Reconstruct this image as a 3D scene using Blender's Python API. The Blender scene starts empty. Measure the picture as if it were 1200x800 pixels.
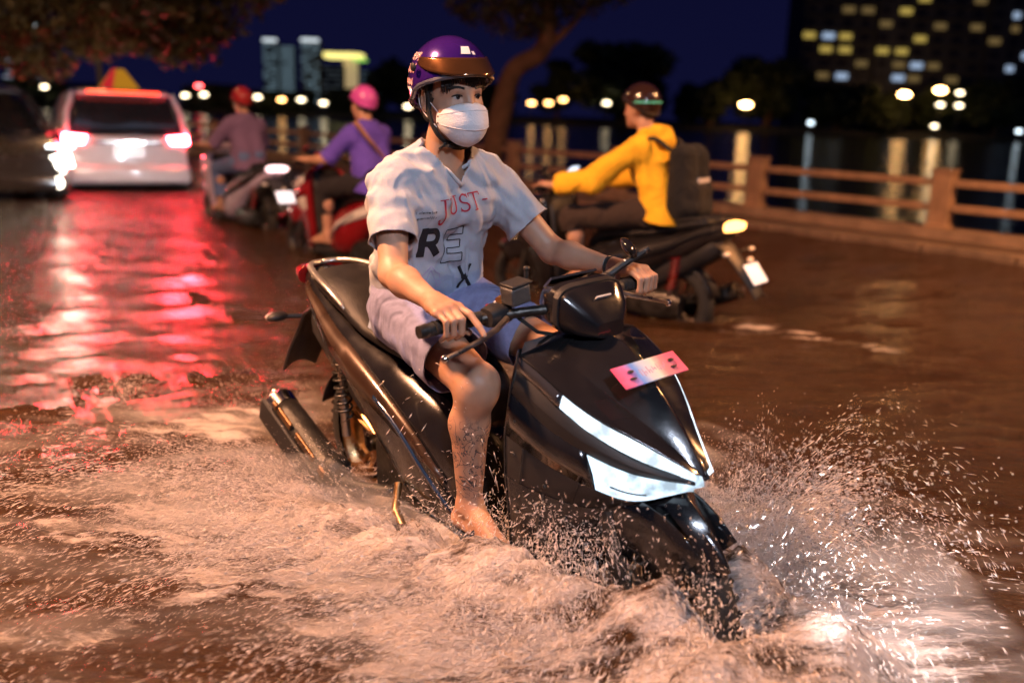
import bpy, bmesh, math, random
import numpy as np
from mathutils import Vector, Matrix, noise
from mathutils.bvhtree import BVHTree
random.seed(7)
rng = np.random.default_rng(7)
PI = math.pi
S = bpy.context.scene
COL = S.collection

# ------------------------------------------------------------------ camera
cam_d = bpy.data.cameras.new("camera")
cam = bpy.data.objects.new("camera", cam_d)
COL.objects.link(cam)
S.camera = cam
cam_d.sensor_width = 36.0
cam_d.lens = 33.0
cam_d.clip_start = 0.05
cam_d.clip_end = 3000.0
cam.matrix_world = Matrix.Translation((0, 0, 1.46)) @ Matrix.Rotation(math.radians(90 - 13.54), 4, 'X') @ Matrix.Rotation(0.035, 4, 'Z')
cam_d.dof.use_dof = True
cam_d.dof.focus_distance = 2.65
cam_d.dof.aperture_fstop = 1.35

# ------------------------------------------------------------------ dusk sky
world = bpy.data.worlds.new("World")
S.world = world
world.use_nodes = True
wn = world.node_tree
for n in list(wn.nodes):
    wn.nodes.remove(n)
wo = wn.nodes.new('ShaderNodeOutputWorld')
bg = wn.nodes.new('ShaderNodeBackground')
wtc = wn.nodes.new('ShaderNodeTexCoord'); wsp = wn.nodes.new('ShaderNodeSeparateXYZ')
wr = wn.nodes.new('ShaderNodeValToRGB')          # deep blue hour: a little paler low down
wr.color_ramp.elements[0].position = 0.0; wr.color_ramp.elements[0].color = (0.0060, 0.0065, 0.036, 1)
wr.color_ramp.elements[1].position = 0.5; wr.color_ramp.elements[1].color = (0.0030, 0.0032, 0.026, 1)
wn.links.new(wtc.outputs['Generated'], wsp.inputs[0]); wn.links.new(wsp.outputs['Z'], wr.inputs[0])
wn.links.new(wr.outputs[0], bg.inputs[0])
bg.inputs[1].default_value = 0.72
wn.links.new(bg.outputs[0], wo.inputs[0])

sun_d = bpy.data.lights.new("dusk_sun", 'SUN')
sun_d.energy = 0.05
sun_d.angle = math.radians(20)
sun_d.color = (0.6, 0.7, 1.0)
sun = bpy.data.objects.new("dusk_sun", sun_d)
sun.rotation_euler = (math.radians(50), 0, math.radians(35))
COL.objects.link(sun)

S.view_settings.view_transform = 'Standard'
S.view_settings.look = 'None'
S.view_settings.exposure = 0.0
S.view_settings.gamma = 1.0
S.cycles.use_denoising = True
S.cycles.max_bounces = 8
S.cycles.transparent_max_bounces = 24
S.cycles.sample_clamp_indirect = 4.0
S.cycles.caustics_reflective = True

# ------------------------------------------------------------------ helpers
MATS = {}
def nt(m):
    return m.node_tree, m.node_tree.nodes, m.node_tree.links
def mat(name, col, rough=0.5, metal=0.0, coat=0.0, var=0.12, vscale=8.0, bump=0.0, bscale=60.0, emit=None, estr=0.0, trans=0.0, ior=1.45, alpha=1.0, rvar=0.1, sheen=0.0, fold=0.0):
    if name in MATS:
        return MATS[name]
    m = bpy.data.materials.new(name)
    m.use_nodes = True
    t, N, L = nt(m)
    b = N['Principled BSDF']
    b.inputs['Base Color'].default_value = (*col, 1)
    b.inputs['Roughness'].default_value = rough
    b.inputs['Metallic'].default_value = metal
    b.inputs['Coat Weight'].default_value = coat
    b.inputs['Coat Roughness'].default_value = 0.05
    b.inputs['IOR'].default_value = ior
    b.inputs['Transmission Weight'].default_value = trans
    b.inputs['Alpha'].default_value = alpha
    b.inputs['Sheen Weight'].default_value = sheen
    if emit:
        b.inputs['Emission Color'].default_value = (*emit, 1)
        b.inputs['Emission Strength'].default_value = estr
    tc = N.new('ShaderNodeTexCoord')
    if var > 0:
        nz = N.new('ShaderNodeTexNoise'); nz.inputs['Scale'].default_value = vscale; nz.inputs['Detail'].default_value = 6
        L.new(tc.outputs['Object'], nz.inputs['Vector'])
        mr = N.new('ShaderNodeMapRange'); mr.inputs['From Min'].default_value = 0.3; mr.inputs['From Max'].default_value = 0.7
        mr.inputs['To Min'].default_value = 1 - var; mr.inputs['To Max'].default_value = 1 + var
        L.new(nz.outputs['Fac'], mr.inputs['Value'])
        mx = N.new('ShaderNodeVectorMath'); mx.operation = 'SCALE'; mx.inputs[0].default_value = col
        L.new(mr.outputs[0], mx.inputs['Scale'])
        L.new(mx.outputs[0], b.inputs['Base Color'])
        if rvar > 0:
            m2 = N.new('ShaderNodeMapRange'); m2.inputs['From Min'].default_value = 0.3; m2.inputs['From Max'].default_value = 0.7
            m2.inputs['To Min'].default_value = max(0.02, rough - rvar * 0.5); m2.inputs['To Max'].default_value = min(1, rough + rvar)
            L.new(nz.outputs['Fac'], m2.inputs['Value'])
            L.new(m2.outputs[0], b.inputs['Roughness'])
    if bump > 0:
        n2 = N.new('ShaderNodeTexNoise'); n2.inputs['Scale'].default_value = bscale; n2.inputs['Detail'].default_value = 5
        L.new(tc.outputs['Object'], n2.inputs['Vector'])
        bp = N.new('ShaderNodeBump'); bp.inputs['Strength'].default_value = bump; bp.inputs['Distance'].default_value = 0.01
        L.new(n2.outputs['Fac'], bp.inputs['Height'])
        L.new(bp.outputs[0], b.inputs['Normal'])
        if fold > 0: folds(m, bp, fold)
    MATS[name] = m
    return m

def folds(m, bp, d):
    """creases of thin cloth under the weave"""
    t, N, L = nt(m)
    tc = N.new('ShaderNodeTexCoord'); mp = N.new('ShaderNodeMapping'); mp.inputs['Scale'].default_value = (1, 1, .55); mp.inputs['Rotation'].default_value = (.5, .3, 0); L.new(tc.outputs['Object'], mp.inputs[0])
    n = N.new('ShaderNodeTexNoise'); n.inputs['Scale'].default_value = 7; n.inputs['Detail'].default_value = 2; n.inputs['Distortion'].default_value = .9; L.new(mp.outputs[0], n.inputs[0])
    a = N.new('ShaderNodeMath'); a.operation = 'SUBTRACT'; a.inputs[1].default_value = .5; L.new(n.outputs[0], a.inputs[0])
    c = N.new('ShaderNodeMath'); c.operation = 'ABSOLUTE'; L.new(a.outputs[0], c.inputs[0])
    r = N.new('ShaderNodeMapRange'); r.inputs['From Max'].default_value = .16; r.interpolation_type = 'SMOOTHSTEP'; L.new(c.outputs[0], r.inputs[0])
    b2 = N.new('ShaderNodeBump'); b2.inputs['Strength'].default_value = 1; b2.inputs['Distance'].default_value = d; b2.invert = True; L.new(r.outputs[0], b2.inputs['Height'])
    L.new(b2.outputs[0], bp.inputs['Normal'])

def emitmat(name, col, strength):
    if name in MATS: return MATS[name]
    m = bpy.data.materials.new(name); m.use_nodes = True
    t, N, L = nt(m)
    N.remove(N['Principled BSDF'])
    e = N.new('ShaderNodeEmission'); e.inputs[0].default_value = (*col, 1); e.inputs[1].default_value = strength
    L.new(e.outputs[0], N['Material Output'].inputs[0])
    MATS[name] = m
    return m

def mk(name, verts, faces, m=None, parent=None, smooth=True, loc=None):
    me = bpy.data.meshes.new(name)
    if isinstance(verts, np.ndarray): verts = verts.tolist()
    me.from_pydata(verts, [], faces if not isinstance(faces, np.ndarray) else faces.tolist())
    me.update()
    if smooth:
        me.polygons.foreach_set('use_smooth', [True] * len(me.polygons))
    o = bpy.data.objects.new(name, me)
    COL.objects.link(o)
    if m: me.materials.append(m)
    if parent: o.parent = parent
    if loc: o.location = loc
    return o

def mkq(name, V, Fq, m=None, parent=None, smooth=True):
    """fast numpy path: V (n,3), Fq (k,4) or (k,3)"""
    me = bpy.data.meshes.new(name)
    k = Fq.shape[1]
    me.vertices.add(len(V)); me.vertices.foreach_set('co', np.ascontiguousarray(V, dtype=np.float32).ravel())
    me.loops.add(len(Fq) * k); me.loops.foreach_set('vertex_index', np.ascontiguousarray(Fq, dtype=np.int32).ravel())
    me.polygons.add(len(Fq)); me.polygons.foreach_set('loop_start', np.arange(0, len(Fq) * k, k, dtype=np.int32))
    me.polygons.foreach_set('loop_total', np.full(len(Fq), k, dtype=np.int32))
    me.polygons.foreach_set('use_smooth', np.full(len(Fq), smooth))
    me.update(calc_edges=True); me.validate()
    o = bpy.data.objects.new(name, me); COL.objects.link(o)
    if m: me.materials.append(m)
    if parent: o.parent = parent
    return o

def empty(name, label, cat, M=None, group=None, loc=None, rz=0):
    o = bpy.data.objects.new(name, None)
    COL.objects.link(o)
    o.empty_display_size = 0.2
    if M is not None: o.matrix_world = M
    elif loc is not None:
        o.matrix_world = Matrix.Translation(loc) @ Matrix.Rotation(rz, 4, 'Z')
    tag(o, label, cat, group)
    return o
def tag(o, label=None, cat=None, group=None, kind=None):
    if label: o['label'] = label
    if cat: o['category'] = cat
    if group: o['group'] = group
    if kind: o['kind'] = kind
    return o

def bevel(o, w=0.004, seg=2, ang=35):
    md = o.modifiers.new('bevel', 'BEVEL'); md.width = w; md.segments = seg; md.limit_method = 'ANGLE'; md.angle_limit = math.radians(ang)
    return o
def solid(o, t=0.004, off=-1):
    md = o.modifiers.new('solid', 'SOLIDIFY'); md.thickness = t; md.offset = off
    return o
def subd(o, n=1):
    md = o.modifiers.new('sub', 'SUBSURF'); md.levels = n; md.render_levels = n
    return o
def flatsharp(o, ang=40):
    me = o.data
    bm = bmesh.new(); bm.from_mesh(me)
    for f in bm.faces: f.smooth = True
    for e in bm.edges:
        if len(e.link_faces) == 2:
            e.smooth = e.calc_face_angle(0) < math.radians(ang)
    bm.to_mesh(me); bm.free()
    return o
def fixn(o):
    bm = bmesh.new(); bm.from_mesh(o.data); bmesh.ops.recalc_face_normals(bm, faces=bm.faces); bm.to_mesh(o.data); bm.free(); return o

class MB:
    """collects shapes into one mesh"""
    def __init__(s): s.v = []; s.f = []
    def add(s, v, f):
        b = len(s.v); s.v += [tuple(p) for p in v]; s.f += [tuple(i + b for i in q) for q in f]; return s
    def box(s, c, d, R=None):
        v = []
        for x in (-.5, .5):
            for y in (-.5, .5):
                for z in (-.5, .5):
                    p = Vector((x * d[0], y * d[1], z * d[2]))
                    if R is not None: p = R @ p
                    v.append(p + Vector(c))
        return s.add(v, [(0, 1, 3, 2), (4, 6, 7, 5), (0, 4, 5, 1), (2, 3, 7, 6), (0, 2, 6, 4), (1, 5, 7, 3)])
    def tube(s, pts, rad, n=10, caps=True):
        pts = [Vector(p) for p in pts]
        if not hasattr(rad, '__len__'): rad = [rad] * len(pts)
        rings = []
        up = None
        for i, p in enumerate(pts):
            d = (pts[min(i + 1, len(pts) - 1)] - pts[max(i - 1, 0)])
            if d.length < 1e-9: d = Vector((0, 0, 1))
            d.normalize()
            if up is None:
                a = Vector((0, 0, 1)) if abs(d.z) < 0.9 else Vector((1, 0, 0))
                up = (a - d * a.dot(d)).normalized()
            else:
                up = (up - d * up.dot(d)).normalized()
            w = d.cross(up)
            rings.append([p + (up * math.cos(2 * PI * k / n) + w * math.sin(2 * PI * k / n)) * rad[i] for k in range(n)])
        return s.loft(rings, caps)
    def loft(s, rings, caps=True):
        n = len(rings[0]); v = [p for r in rings for p in r]; f = []
        for i in range(len(rings) - 1):
            for k in range(n):
                a = i * n + k; b = i * n + (k + 1) % n
                f.append((a, b, b + n, a + n))
        if caps:
            f.append(tuple(range(n - 1, -1, -1)))
            f.append(tuple((len(rings) - 1) * n + k for k in range(n)))
        return s.add(v, f)
    def lathe(s, prof, c, axis='Y', n=32, a0=0, a1=2 * PI):
        """prof: (radius, offset along the axis)"""
        full = abs(a1 - a0 - 2 * PI) < 1e-6
        m = n if full else n + 1
        v = []
        for r, h in prof:
            for k in range(m):
                a = a0 + (a1 - a0) * k / n
                if axis == 'Y': v.append((c[0] + r * math.cos(a), c[1] + h, c[2] + r * math.sin(a)))
                elif axis == 'Z': v.append((c[0] + r * math.cos(a), c[1] + r * math.sin(a), c[2] + h))
                else: v.append((c[0] + h, c[1] + r * math.cos(a), c[2] + r * math.sin(a)))
        f = []
        for i in range(len(prof) - 1):
            for k in range(n if full else n):
                a = i * m + k; b = i * m + ((k + 1) % m)
                f.append((a, b, b + m, a + m))
        return s.add(v, f)
    def ell(s, c, r, n=12, R=None):
        v = []; f = []
        for i in range(n + 1):
            th = PI * i / n
            for k in range(n * 2):
                ph = PI * k / n
                p = Vector((r[0] * math.sin(th) * math.cos(ph), r[1] * math.sin(th) * math.sin(ph), r[2] * math.cos(th)))
                if R is not None: p = R @ p
                v.append(p + Vector(c))
        m = n * 2
        for i in range(n):
            for k in range(m):
                f.append((i * m + k, i * m + (k + 1) % m, (i + 1) * m + (k + 1) % m, (i + 1) * m + k))
        return s.add(v, f)
    def grid(s, rows):
        n = len(rows[0]); v = [p for r in rows for p in r]; f = []
        for i in range(len(rows) - 1):
            for k in range(n - 1):
                f.append((i * n + k, i * n + k + 1, (i + 1) * n + k + 1, (i + 1) * n + k))
        return s.add(v, f)
    def build(s, name, m, parent=None, smooth=True, sharp=40, normals=True):
        o = mk(name, s.v, s.f, m, parent, smooth)
        if normals: fixn(o)
        if smooth and sharp: flatsharp(o, sharp)
        return o

def superring(x, z0, z1, w, n=20, e=3.0, y=0):
    zc = (z0 + z1) / 2; hh = (z1 - z0) / 2
    r = []
    for k in range(n):
        a = 2 * PI * k / n
        c, q = math.cos(a), math.sin(a)
        r.append((x, y + w * math.copysign(abs(c) ** (2 / e), c), zc + hh * math.copysign(abs(q) ** (2 / e), q)))
    return r
def catmull(P, n):
    P = [np.array(p, float) for p in P]
    P = [2 * P[0] - P[1]] + P + [2 * P[-1] - P[-2]]
    out = []
    for i in range(1, len(P) - 2):
        for j in range(n):
            t = j / n
            a, b, c, d = P[i - 1], P[i], P[i + 1], P[i + 2]
            out.append(0.5 * ((2 * b) + (-a + c) * t + (2 * a - 5 * b + 4 * c - d) * t * t + (-a + 3 * b - 3 * c + d) * t ** 3))
    out.append(P[-2])
    return [tuple(p) for p in out]

# ---- implicit surfaces: smooth union of tapered limbs, meshed by surface nets
def sdf_mesh(prims, res, pad=0.03, cuts=(), nfun=None):
    """prims: ('c',a,b,ra,rb,k) tapered limb | ('e',c,r,k[,R]) ellipsoid | ('-e',...) carved ellipsoid
       cuts: (point, normal) half spaces removed"""
    lo = np.full(3, 1e9); hi = -lo
    for p in prims:
        if p[0] == 'c':
            for q, r in ((p[1], p[3]), (p[2], p[4])):
                lo = np.minimum(lo, np.array(q) - r); hi = np.maximum(hi, np.array(q) + r)
        elif p[0] == 'e':
            m = max(p[2]); lo = np.minimum(lo, np.array(p[1]) - m); hi = np.maximum(hi, np.array(p[1]) + m)
    lo -= pad; hi += pad
    n = np.ceil((hi - lo) / res).astype(int) + 1
    D = np.full(n, 0.05, dtype=np.float32)
    ax = [lo[i] + res * np.arange(n[i]) for i in range(3)]
    for p in prims:
        if p[0] == 'c':
            a, b, ra, rb, k = np.array(p[1], float), np.array(p[2], float), p[3], p[4], p[5]
            l2 = np.minimum(a - ra, b - rb); h2 = np.maximum(a + ra, b + rb)
        else:
            c, r, k = np.array(p[1], float), np.array(p[2], float), p[3]
            m = max(r) if len(p) > 4 else r
            l2 = c - m; h2 = c + m
        mg = k + 3 * res + 0.01
        i0 = np.maximum(0, np.floor((l2 - mg - lo) / res).astype(int)); i1 = np.minimum(n, np.ceil((h2 + mg - lo) / res).astype(int) + 1)
        sl = tuple(slice(i0[i], i1[i]) for i in range(3))
        X = ax[0][sl[0]][:, None, None]; Y = ax[1][sl[1]][None, :, None]; Z = ax[2][sl[2]][None, None, :]
        if p[0] == 'c':
            d = b - a; L2 = d @ d + 1e-12
            t = np.clip(((X - a[0]) * d[0] + (Y - a[1]) * d[1] + (Z - a[2]) * d[2]) / L2, 0, 1)
            v = np.sqrt((X - a[0] - t * d[0]) ** 2 + (Y - a[1] - t * d[1]) ** 2 + (Z - a[2] - t * d[2]) ** 2) - (ra + (rb - ra) * t)
        else:
            x, y, z = X - c[0], Y - c[1], Z - c[2]
            if len(p) > 4:
                R = np.array(p[4]).T
                x, y, z = R[0, 0] * x + R[0, 1] * y + R[0, 2] * z, R[1, 0] * x + R[1, 1] * y + R[1, 2] * z, R[2, 0] * x + R[2, 1] * y + R[2, 2] * z
            k0 = np.sqrt((x / r[0]) ** 2 + (y / r[1]) ** 2 + (z / r[2]) ** 2) + 1e-9
            k1 = np.sqrt((x / r[0] ** 2) ** 2 + (y / r[1] ** 2) ** 2 + (z / r[2] ** 2) ** 2) + 1e-9
            v = k0 * (k0 - 1) / k1
        o = D[sl]
        if p[0] == '-e':
            v = -v; h = np.maximum(k - np.abs(o - v), 0) / k
            D[sl] = np.maximum(o, v) + h * h * k * 0.25
        else:
            h = np.maximum(k - np.abs(o - v), 0) / k
            D[sl] = np.minimum(o, v) - h * h * k * 0.25
    if nfun is not None:
        idx = np.nonzero(np.abs(D) < 0.03)
        P = np.stack([ax[i][idx[i]] for i in range(3)], 1)
        D[idx] += nfun(P)
    for q, nn in cuts:
        v = (ax[0][:, None, None] - q[0]) * nn[0] + (ax[1][None, :, None] - q[1]) * nn[1] + (ax[2][None, None, :] - q[2]) * nn[2]
        D = np.maximum(D, v.astype(np.float32))
    # surface nets
    s = D < 0
    c = np.zeros(tuple(np.array(D.shape) - 1), dtype=np.int8)
    for dx in (0, 1):
        for dy in (0, 1):
            for dz in (0, 1):
                c += s[dx:dx + c.shape[0], dy:dy + c.shape[1], dz:dz + c.shape[2]]
    act = (c > 0) & (c < 8)
    cells = np.argwhere(act)
    index = np.full(c.shape, -1, dtype=np.int32); index[act] = np.arange(len(cells))
    acc = np.zeros((len(cells), 3)); cnt = np.zeros(len(cells))
    corners = [(a, b, d) for a in (0, 1) for b in (0, 1) for d in (0, 1)]
    for A in corners:
        for axx in range(3):
            if A[axx] == 1: continue
            B = list(A); B[axx] = 1
            va = D[cells[:, 0] + A[0], cells[:, 1] + A[1], cells[:, 2] + A[2]]
            vb = D[cells[:, 0] + B[0], cells[:, 1] + B[1], cells[:, 2] + B[2]]
            m = (va < 0) != (vb < 0)
            t = np.where(m, va / np.where(m, va - vb, 1), 0)
            pt = np.array(A, float)[None, :] + np.eye(3)[axx][None, :] * t[:, None]
            acc += pt * m[:, None]; cnt += m
    V = (cells + acc / np.maximum(cnt, 1)[:, None]) * res + lo
    F = []
    for axx in range(3):
        sh = list(D.shape); 
        a = [slice(None)] * 3; b = [slice(None)] * 3
        a[axx] = slice(0, -1); b[axx] = slice(1, None)
        chg = s[tuple(a)] != s[tuple(b)]
        e = np.argwhere(chg)
        o1, o2 = [i for i in range(3) if i != axx]
        ok = (e[:, o1] > 0) & (e[:, o2] > 0) & (e[:, o1] < D.shape[o1] - 1) & (e[:, o2] < D.shape[o2] - 1)
        e = e[ok]
        fl = s[e[:, 0], e[:, 1], e[:, 2]]
        def idx(d1, d2):
            q = e.copy(); q[:, o1] -= d1; q[:, o2] -= d2
            return index[q[:, 0], q[:, 1], q[:, 2]]
        q = np.stack([idx(1, 1), idx(0, 1), idx(0, 0), idx(1, 0)], 1)
        if axx == 1: fl = ~fl
        q[~fl] = q[~fl][:, ::-1]
        F.append(q)
    F = np.concatenate(F)
    return V, F

def wrinkle(seed, amp, sc, aniso=(1, 1, 1), levels=2):
    r = np.random.default_rng(seed)
    waves = []
    for l in range(levels):
        for _ in range(7):
            d = r.normal(size=3) * np.array(aniso); d /= np.linalg.norm(d)
            waves.append((d * sc * (1.9 ** l) * r.uniform(.7, 1.4), r.uniform(0, 6.28), 0.6 ** l, r.normal(size=3) * sc * .35, r.uniform(0, 6.28)))
    def f(P):
        o = np.zeros(len(P))
        for k, ph, a, k2, p2 in waves:
            o += a * (1 - np.abs(np.sin((P @ k) / 2 + ph + 1.3 * np.sin(P @ k2 + p2))) * 1.57) * np.sin(P @ k2 * .7 + p2 * 2)
        return o * amp / 3
    return f

def opened(V, F, planes, res):
    """drop the flat caps left where a garment was cut"""
    C = V[F].mean(1); keep = np.ones(len(F), bool)
    for q, nn, rad in planes:
        q = np.array(q); nn = np.array(nn, float)
        d = (C - q) @ nn
        keep &= ~((np.abs(d) < res * 0.75) & (np.linalg.norm(C - q, axis=1) < rad))
    F = F[keep]
    u, inv = np.unique(F, return_inverse=True)
    return V[u], inv.reshape(F.shape)
# ------------------------------------------------------------------ frames of reference
RD = np.array([-0.65, 0.76]); RN = np.array([-0.76, -0.65]); RP = np.array([3.29, 13.19])
def st2w(s, t, z=0.0):
    p = RP + RD * s + RN * t
    return (p[0], p[1], z)
YAW = -0.867
BIKE_M = Matrix.Translation((-0.036, 2.723, 0)) @ Matrix.Rotation(YAW, 4, 'Z') @ Matrix.Rotation(0.07, 4, 'X') @ Matrix.Rotation(0.045, 4, 'Y') @ Matrix.Translation((-0.64, 0, 0))
YEL_POS, YEL_YAW = (1.08, 6.15), math.radians(141)
PUR_POS, PUR_YAW = (-1.02, 7.85), math.radians(137)
FAR_POS, FAR_YAW = (-2.75, 10.2), math.radians(130)
WZ = 0.18
def toloc(x, y, pos, yaw):
    c, s = math.cos(yaw), math.sin(yaw)
    return (x - pos[0]) * c + (y - pos[1]) * s, -(x - pos[0]) * s + (y - pos[1]) * c

# ------------------------------------------------------------------ numpy value noise
_perm = rng.integers(0, 1 << 30, size=4096)
def vnoise(x, y, z=0.0):
    x = np.asarray(x, float); y = np.asarray(y, float); z = np.zeros_like(x) + z
    xi, yi, zi = np.floor(x).astype(int), np.floor(y).astype(int), np.floor(z).astype(int)
    fx, fy, fz = x - xi, y - yi, z - zi
    u, v, w = fx * fx * (3 - 2 * fx), fy * fy * (3 - 2 * fy), fz * fz * (3 - 2 * fz)
    def h(a, b, c): return _perm[(a * 73 + b * 1571 + c * 3313) & 4095] / float(1 << 30)
    r = 0
    for dx in (0, 1):
        for dy in (0, 1):
            for dz in (0, 1):
                r = r + h(xi + dx, yi + dy, zi + dz) * (u if dx else 1 - u) * (v if dy else 1 - v) * (w if dz else 1 - w)
    return r
def fbm(x, y, o=4, z=0.0):
    r = 0; a = 0.5; n = 0
    for i in range(o):
        r = r + a * vnoise(x * 2 ** i + 17.3 * i, y * 2 ** i - 9.1 * i, z); n += a; a *= 0.5
    return r / n
def sstep(a, b, x):
    t = np.clip((x - a) / (b - a), 0, 1); return t * t * (3 - 2 * t)

def foam_mask(x, y):
    lx, ly = toloc(x, y, (-0.036, 2.723), YAW); lx = lx + 0.64
    u = 1.75 - lx
    right = sstep(0.0, -0.5, -ly - (0.45 + 1.15 * np.maximum(u, 0) ** 0.9)) * (u > -0.4) * (ly < 0.1)
    fade = sstep(3.2, 1.2, u) * (.45 + .55 * sstep(1.5, .7, -ly))
    left = sstep(0.1, -0.35, ly - (0.35 + 0.7 * np.maximum(u, 0))) * (ly >= 0) * sstep(-0.3, 0.15, u) * sstep(3.0, 0.7, u)
    burst = sstep(1.0, 0.35, np.hypot(lx - 1.5, (ly - 0.15) * 0.9))
    stern = sstep(0.75, 0.15, np.abs(ly + 0.15)) * sstep(0.6, 0.0, lx) * sstep(-2.6, -0.6, lx)
    m = np.maximum.reduce([right * fade, left, burst, stern * 0.9])
    for pos, yaw, k in ((YEL_POS, YEL_YAW, 1.0), (PUR_POS, PUR_YAW, .6), (FAR_POS, FAR_YAW, .5)):
        a, b = toloc(x, y, pos, yaw)
        tr = sstep(0.42 + 0.10 * np.maximum(-a, 0), 0.05, np.abs(b + .1)) * sstep(0.9, 0.2, a) * sstep(-3.4, -0.4, a)
        m = np.maximum(m, tr * k * 0.8)
    pat = sstep(.41, .58, fbm(x * 1.5 + 3, y * 3.0 - x * .9, 4, 21.0))
    lx2, ly2 = toloc(x, y, (-0.036, 2.723), YAW); lx2 = lx2 + .64
    core = np.maximum(np.exp(-((lx2 - 1.6) / .55) ** 2 - ((ly2 - .15) / .75) ** 2), np.exp(-((lx2 - .9) / .9) ** 2 - ((ly2 + .45) / .35) ** 2))
    return np.minimum(1, m * (.22 + .78 * np.maximum(pat, core)) + .25 * core)

def water_height(x, y):
    f = foam_mask(x, y)
    # small chop crossing the road
    c = (fbm(x * 1.6 + y * .5, y * 3.2 - x * 1.1, 3) - .5) * 0.045
    c = c + (fbm(x * 5 + y * 2, y * 9 - x * 3, 2, 3.0) - .5) * 0.014
    lx, ly = toloc(x, y, (-0.036, 2.723), YAW); lx = lx + 0.64
    cx_, sx_ = math.cos(.30), math.sin(.30)
    a_, b_ = x * cx_ + y * sx_, -x * sx_ + y * cx_          # along and across the thrown streaks
    r1 = fbm(a_ * 1.5, b_ * 5.0, 5, 7.0)
    ridge = 1 - np.abs(2 * fbm(a_ * 2.0, b_ * 7.0, 4, 11.0) - 1)
    near = sstep(4.2, 2.0, np.hypot(lx - .7, ly))
    h = c * (1 - .4 * f) + f * near * (0.15 * (r1 - .47) + 0.07 * (ridge - .6) + .035 * (fbm(a_ * 9, b_ * 16, 3, 31.) - .5))
    # bow wave thrown up along both flanks of the scooter
    d = np.abs(ly) - (0.17 + 0.30 * np.maximum(1.45 - lx, 0))
    h = h + 0.115 * np.exp(-(d / 0.11) ** 2) * sstep(-.3, .7, lx) * sstep(1.9, 1.45, lx) * (0.6 + .8 * ridge)
    h = h + 0.11 * np.exp(-(((lx - 1.64) / .2) ** 2 + ((ly) / .3) ** 2)) * (0.5 + ridge)
    return WZ + h, f

# ------------------------------------------------------------------ flood water on the road
def spaced(a, f0, f1, b, fine, grow=1.09, mx=1.2):
    out = list(np.arange(f0, f1, fine)); x, st = f1, fine
    while x < b: out.append(x); st = min(st * grow, mx); x += st
    out.append(b); x, st = f0 - fine, fine
    pre = []
    while x > a: pre.append(x); st = min(st * grow, mx); x -= st
    pre.append(a)
    return np.array(pre[::-1] + out)
sv = spaced(-45, -11.5, -4.5, 140, 0.024); tv = spaced(1.12, 6.6, 12.2, 60, 0.024)
SS, TT = np.meshgrid(sv, tv, indexing='ij')
PX = RP[0] + RD[0] * SS + RN[0] * TT; PY = RP[1] + RD[1] * SS + RN[1] * TT
HZ, FM = water_height(PX, PY)
V = np.stack([PX, PY, HZ], -1).reshape(-1, 3)
ni, nj = SS.shape
I = np.arange(ni * nj).reshape(ni, nj)
Q = np.stack([I[:-1, :-1], I[1:, :-1], I[1:, 1:], I[:-1, 1:]], -1).reshape(-1, 4)[:, ::-1]

mw = bpy.data.materials.new("flood_water"); mw.use_nodes = True
t, N, L = nt(mw)
b = N['Principled BSDF']
b.inputs['IOR'].default_value = 1.33
tc = N.new('ShaderNodeTexCoord')
mp = N.new('ShaderNodeMapping'); mp.inputs['Rotation'].default_value = (0, 0, math.radians(8)); mp.inputs['Scale'].default_value = (1.35, 3.2, 1)
L.new(tc.outputs['Object'], mp.inputs[0])
def noi(sc, det, vec=None, rough=.55):
    n = N.new('ShaderNodeTexNoise'); n.inputs['Scale'].default_value = sc; n.inputs['Detail'].default_value = det; n.inputs['Roughness'].default_value = rough
    L.new((vec or mp).outputs[0], n.inputs['Vector']); return n
n1, n2, n3 = noi(2.2, 5), noi(11, 5), noi(45, 4)
ad = N.new('ShaderNodeMath'); ad.operation = 'MULTIPLY_ADD'; ad.inputs[1].default_value = 0.30
L.new(n2.outputs[0], ad.inputs[0]); L.new(n1.outputs[0], ad.inputs[2])
ad2 = N.new('ShaderNodeMath'); ad2.operation = 'MULTIPLY_ADD'; ad2.inputs[1].default_value = 0.07
L.new(n3.outputs[0], ad2.inputs[0]); L.new(ad.outputs[0], ad2.inputs[2])
bp = N.new('ShaderNodeBump'); bp.inputs['Strength'].default_value = 1.0; bp.inputs['Distance'].default_value = 0.13
L.new(ad2.outputs[0], bp.inputs['Height'])
at = N.new('ShaderNodeAttribute'); at.attribute_name = 'foam'
mp2 = N.new('ShaderNodeMapping'); mp2.inputs['Rotation'].default_value = (0, 0, -.30); mp2.inputs['Scale'].default_value = (.8, 3.4, 2)
L.new(tc.outputs['Object'], mp2.inputs[0])
f1, f2 = noi(4.5, 9, mp2, .68), noi(38, 6, mp2, .7)
fa = N.new('ShaderNodeMath'); fa.operation = 'MULTIPLY_ADD'; fa.inputs[1].default_value = 0.45
fc = N.new('ShaderNodeMath'); fc.operation = 'MULTIPLY_ADD'; fc.inputs[1].default_value = 1.9; fc.inputs[2].default_value = -.45
L.new(f1.outputs[0], fc.inputs[0]); L.new(f2.outputs[0], fa.inputs[0]); L.new(fc.outputs[0], fa.inputs[2])
fs = N.new('ShaderNodeMath'); fs.operation = 'SUBTRACT'   # foam + noise - threshold
fm = N.new('ShaderNodeMath'); fm.operation = 'MULTIPLY_ADD'; fm.inputs[1].default_value = 0.62; fm.inputs[2].default_value = 0.0
L.new(at.outputs['Fac'], fm.inputs[0])
fadd = N.new('ShaderNodeMath'); fadd.operation = 'ADD'; L.new(fm.outputs[0], fadd.inputs[0]); L.new(fa.outputs[0], fadd.inputs[1])
mr = N.new('ShaderNodeMapRange'); mr.inputs['From Min'].default_value = 1.04; mr.inputs['From Max'].default_value = 1.50
mr.interpolation_type = 'SMOOTHSTEP'
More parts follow.
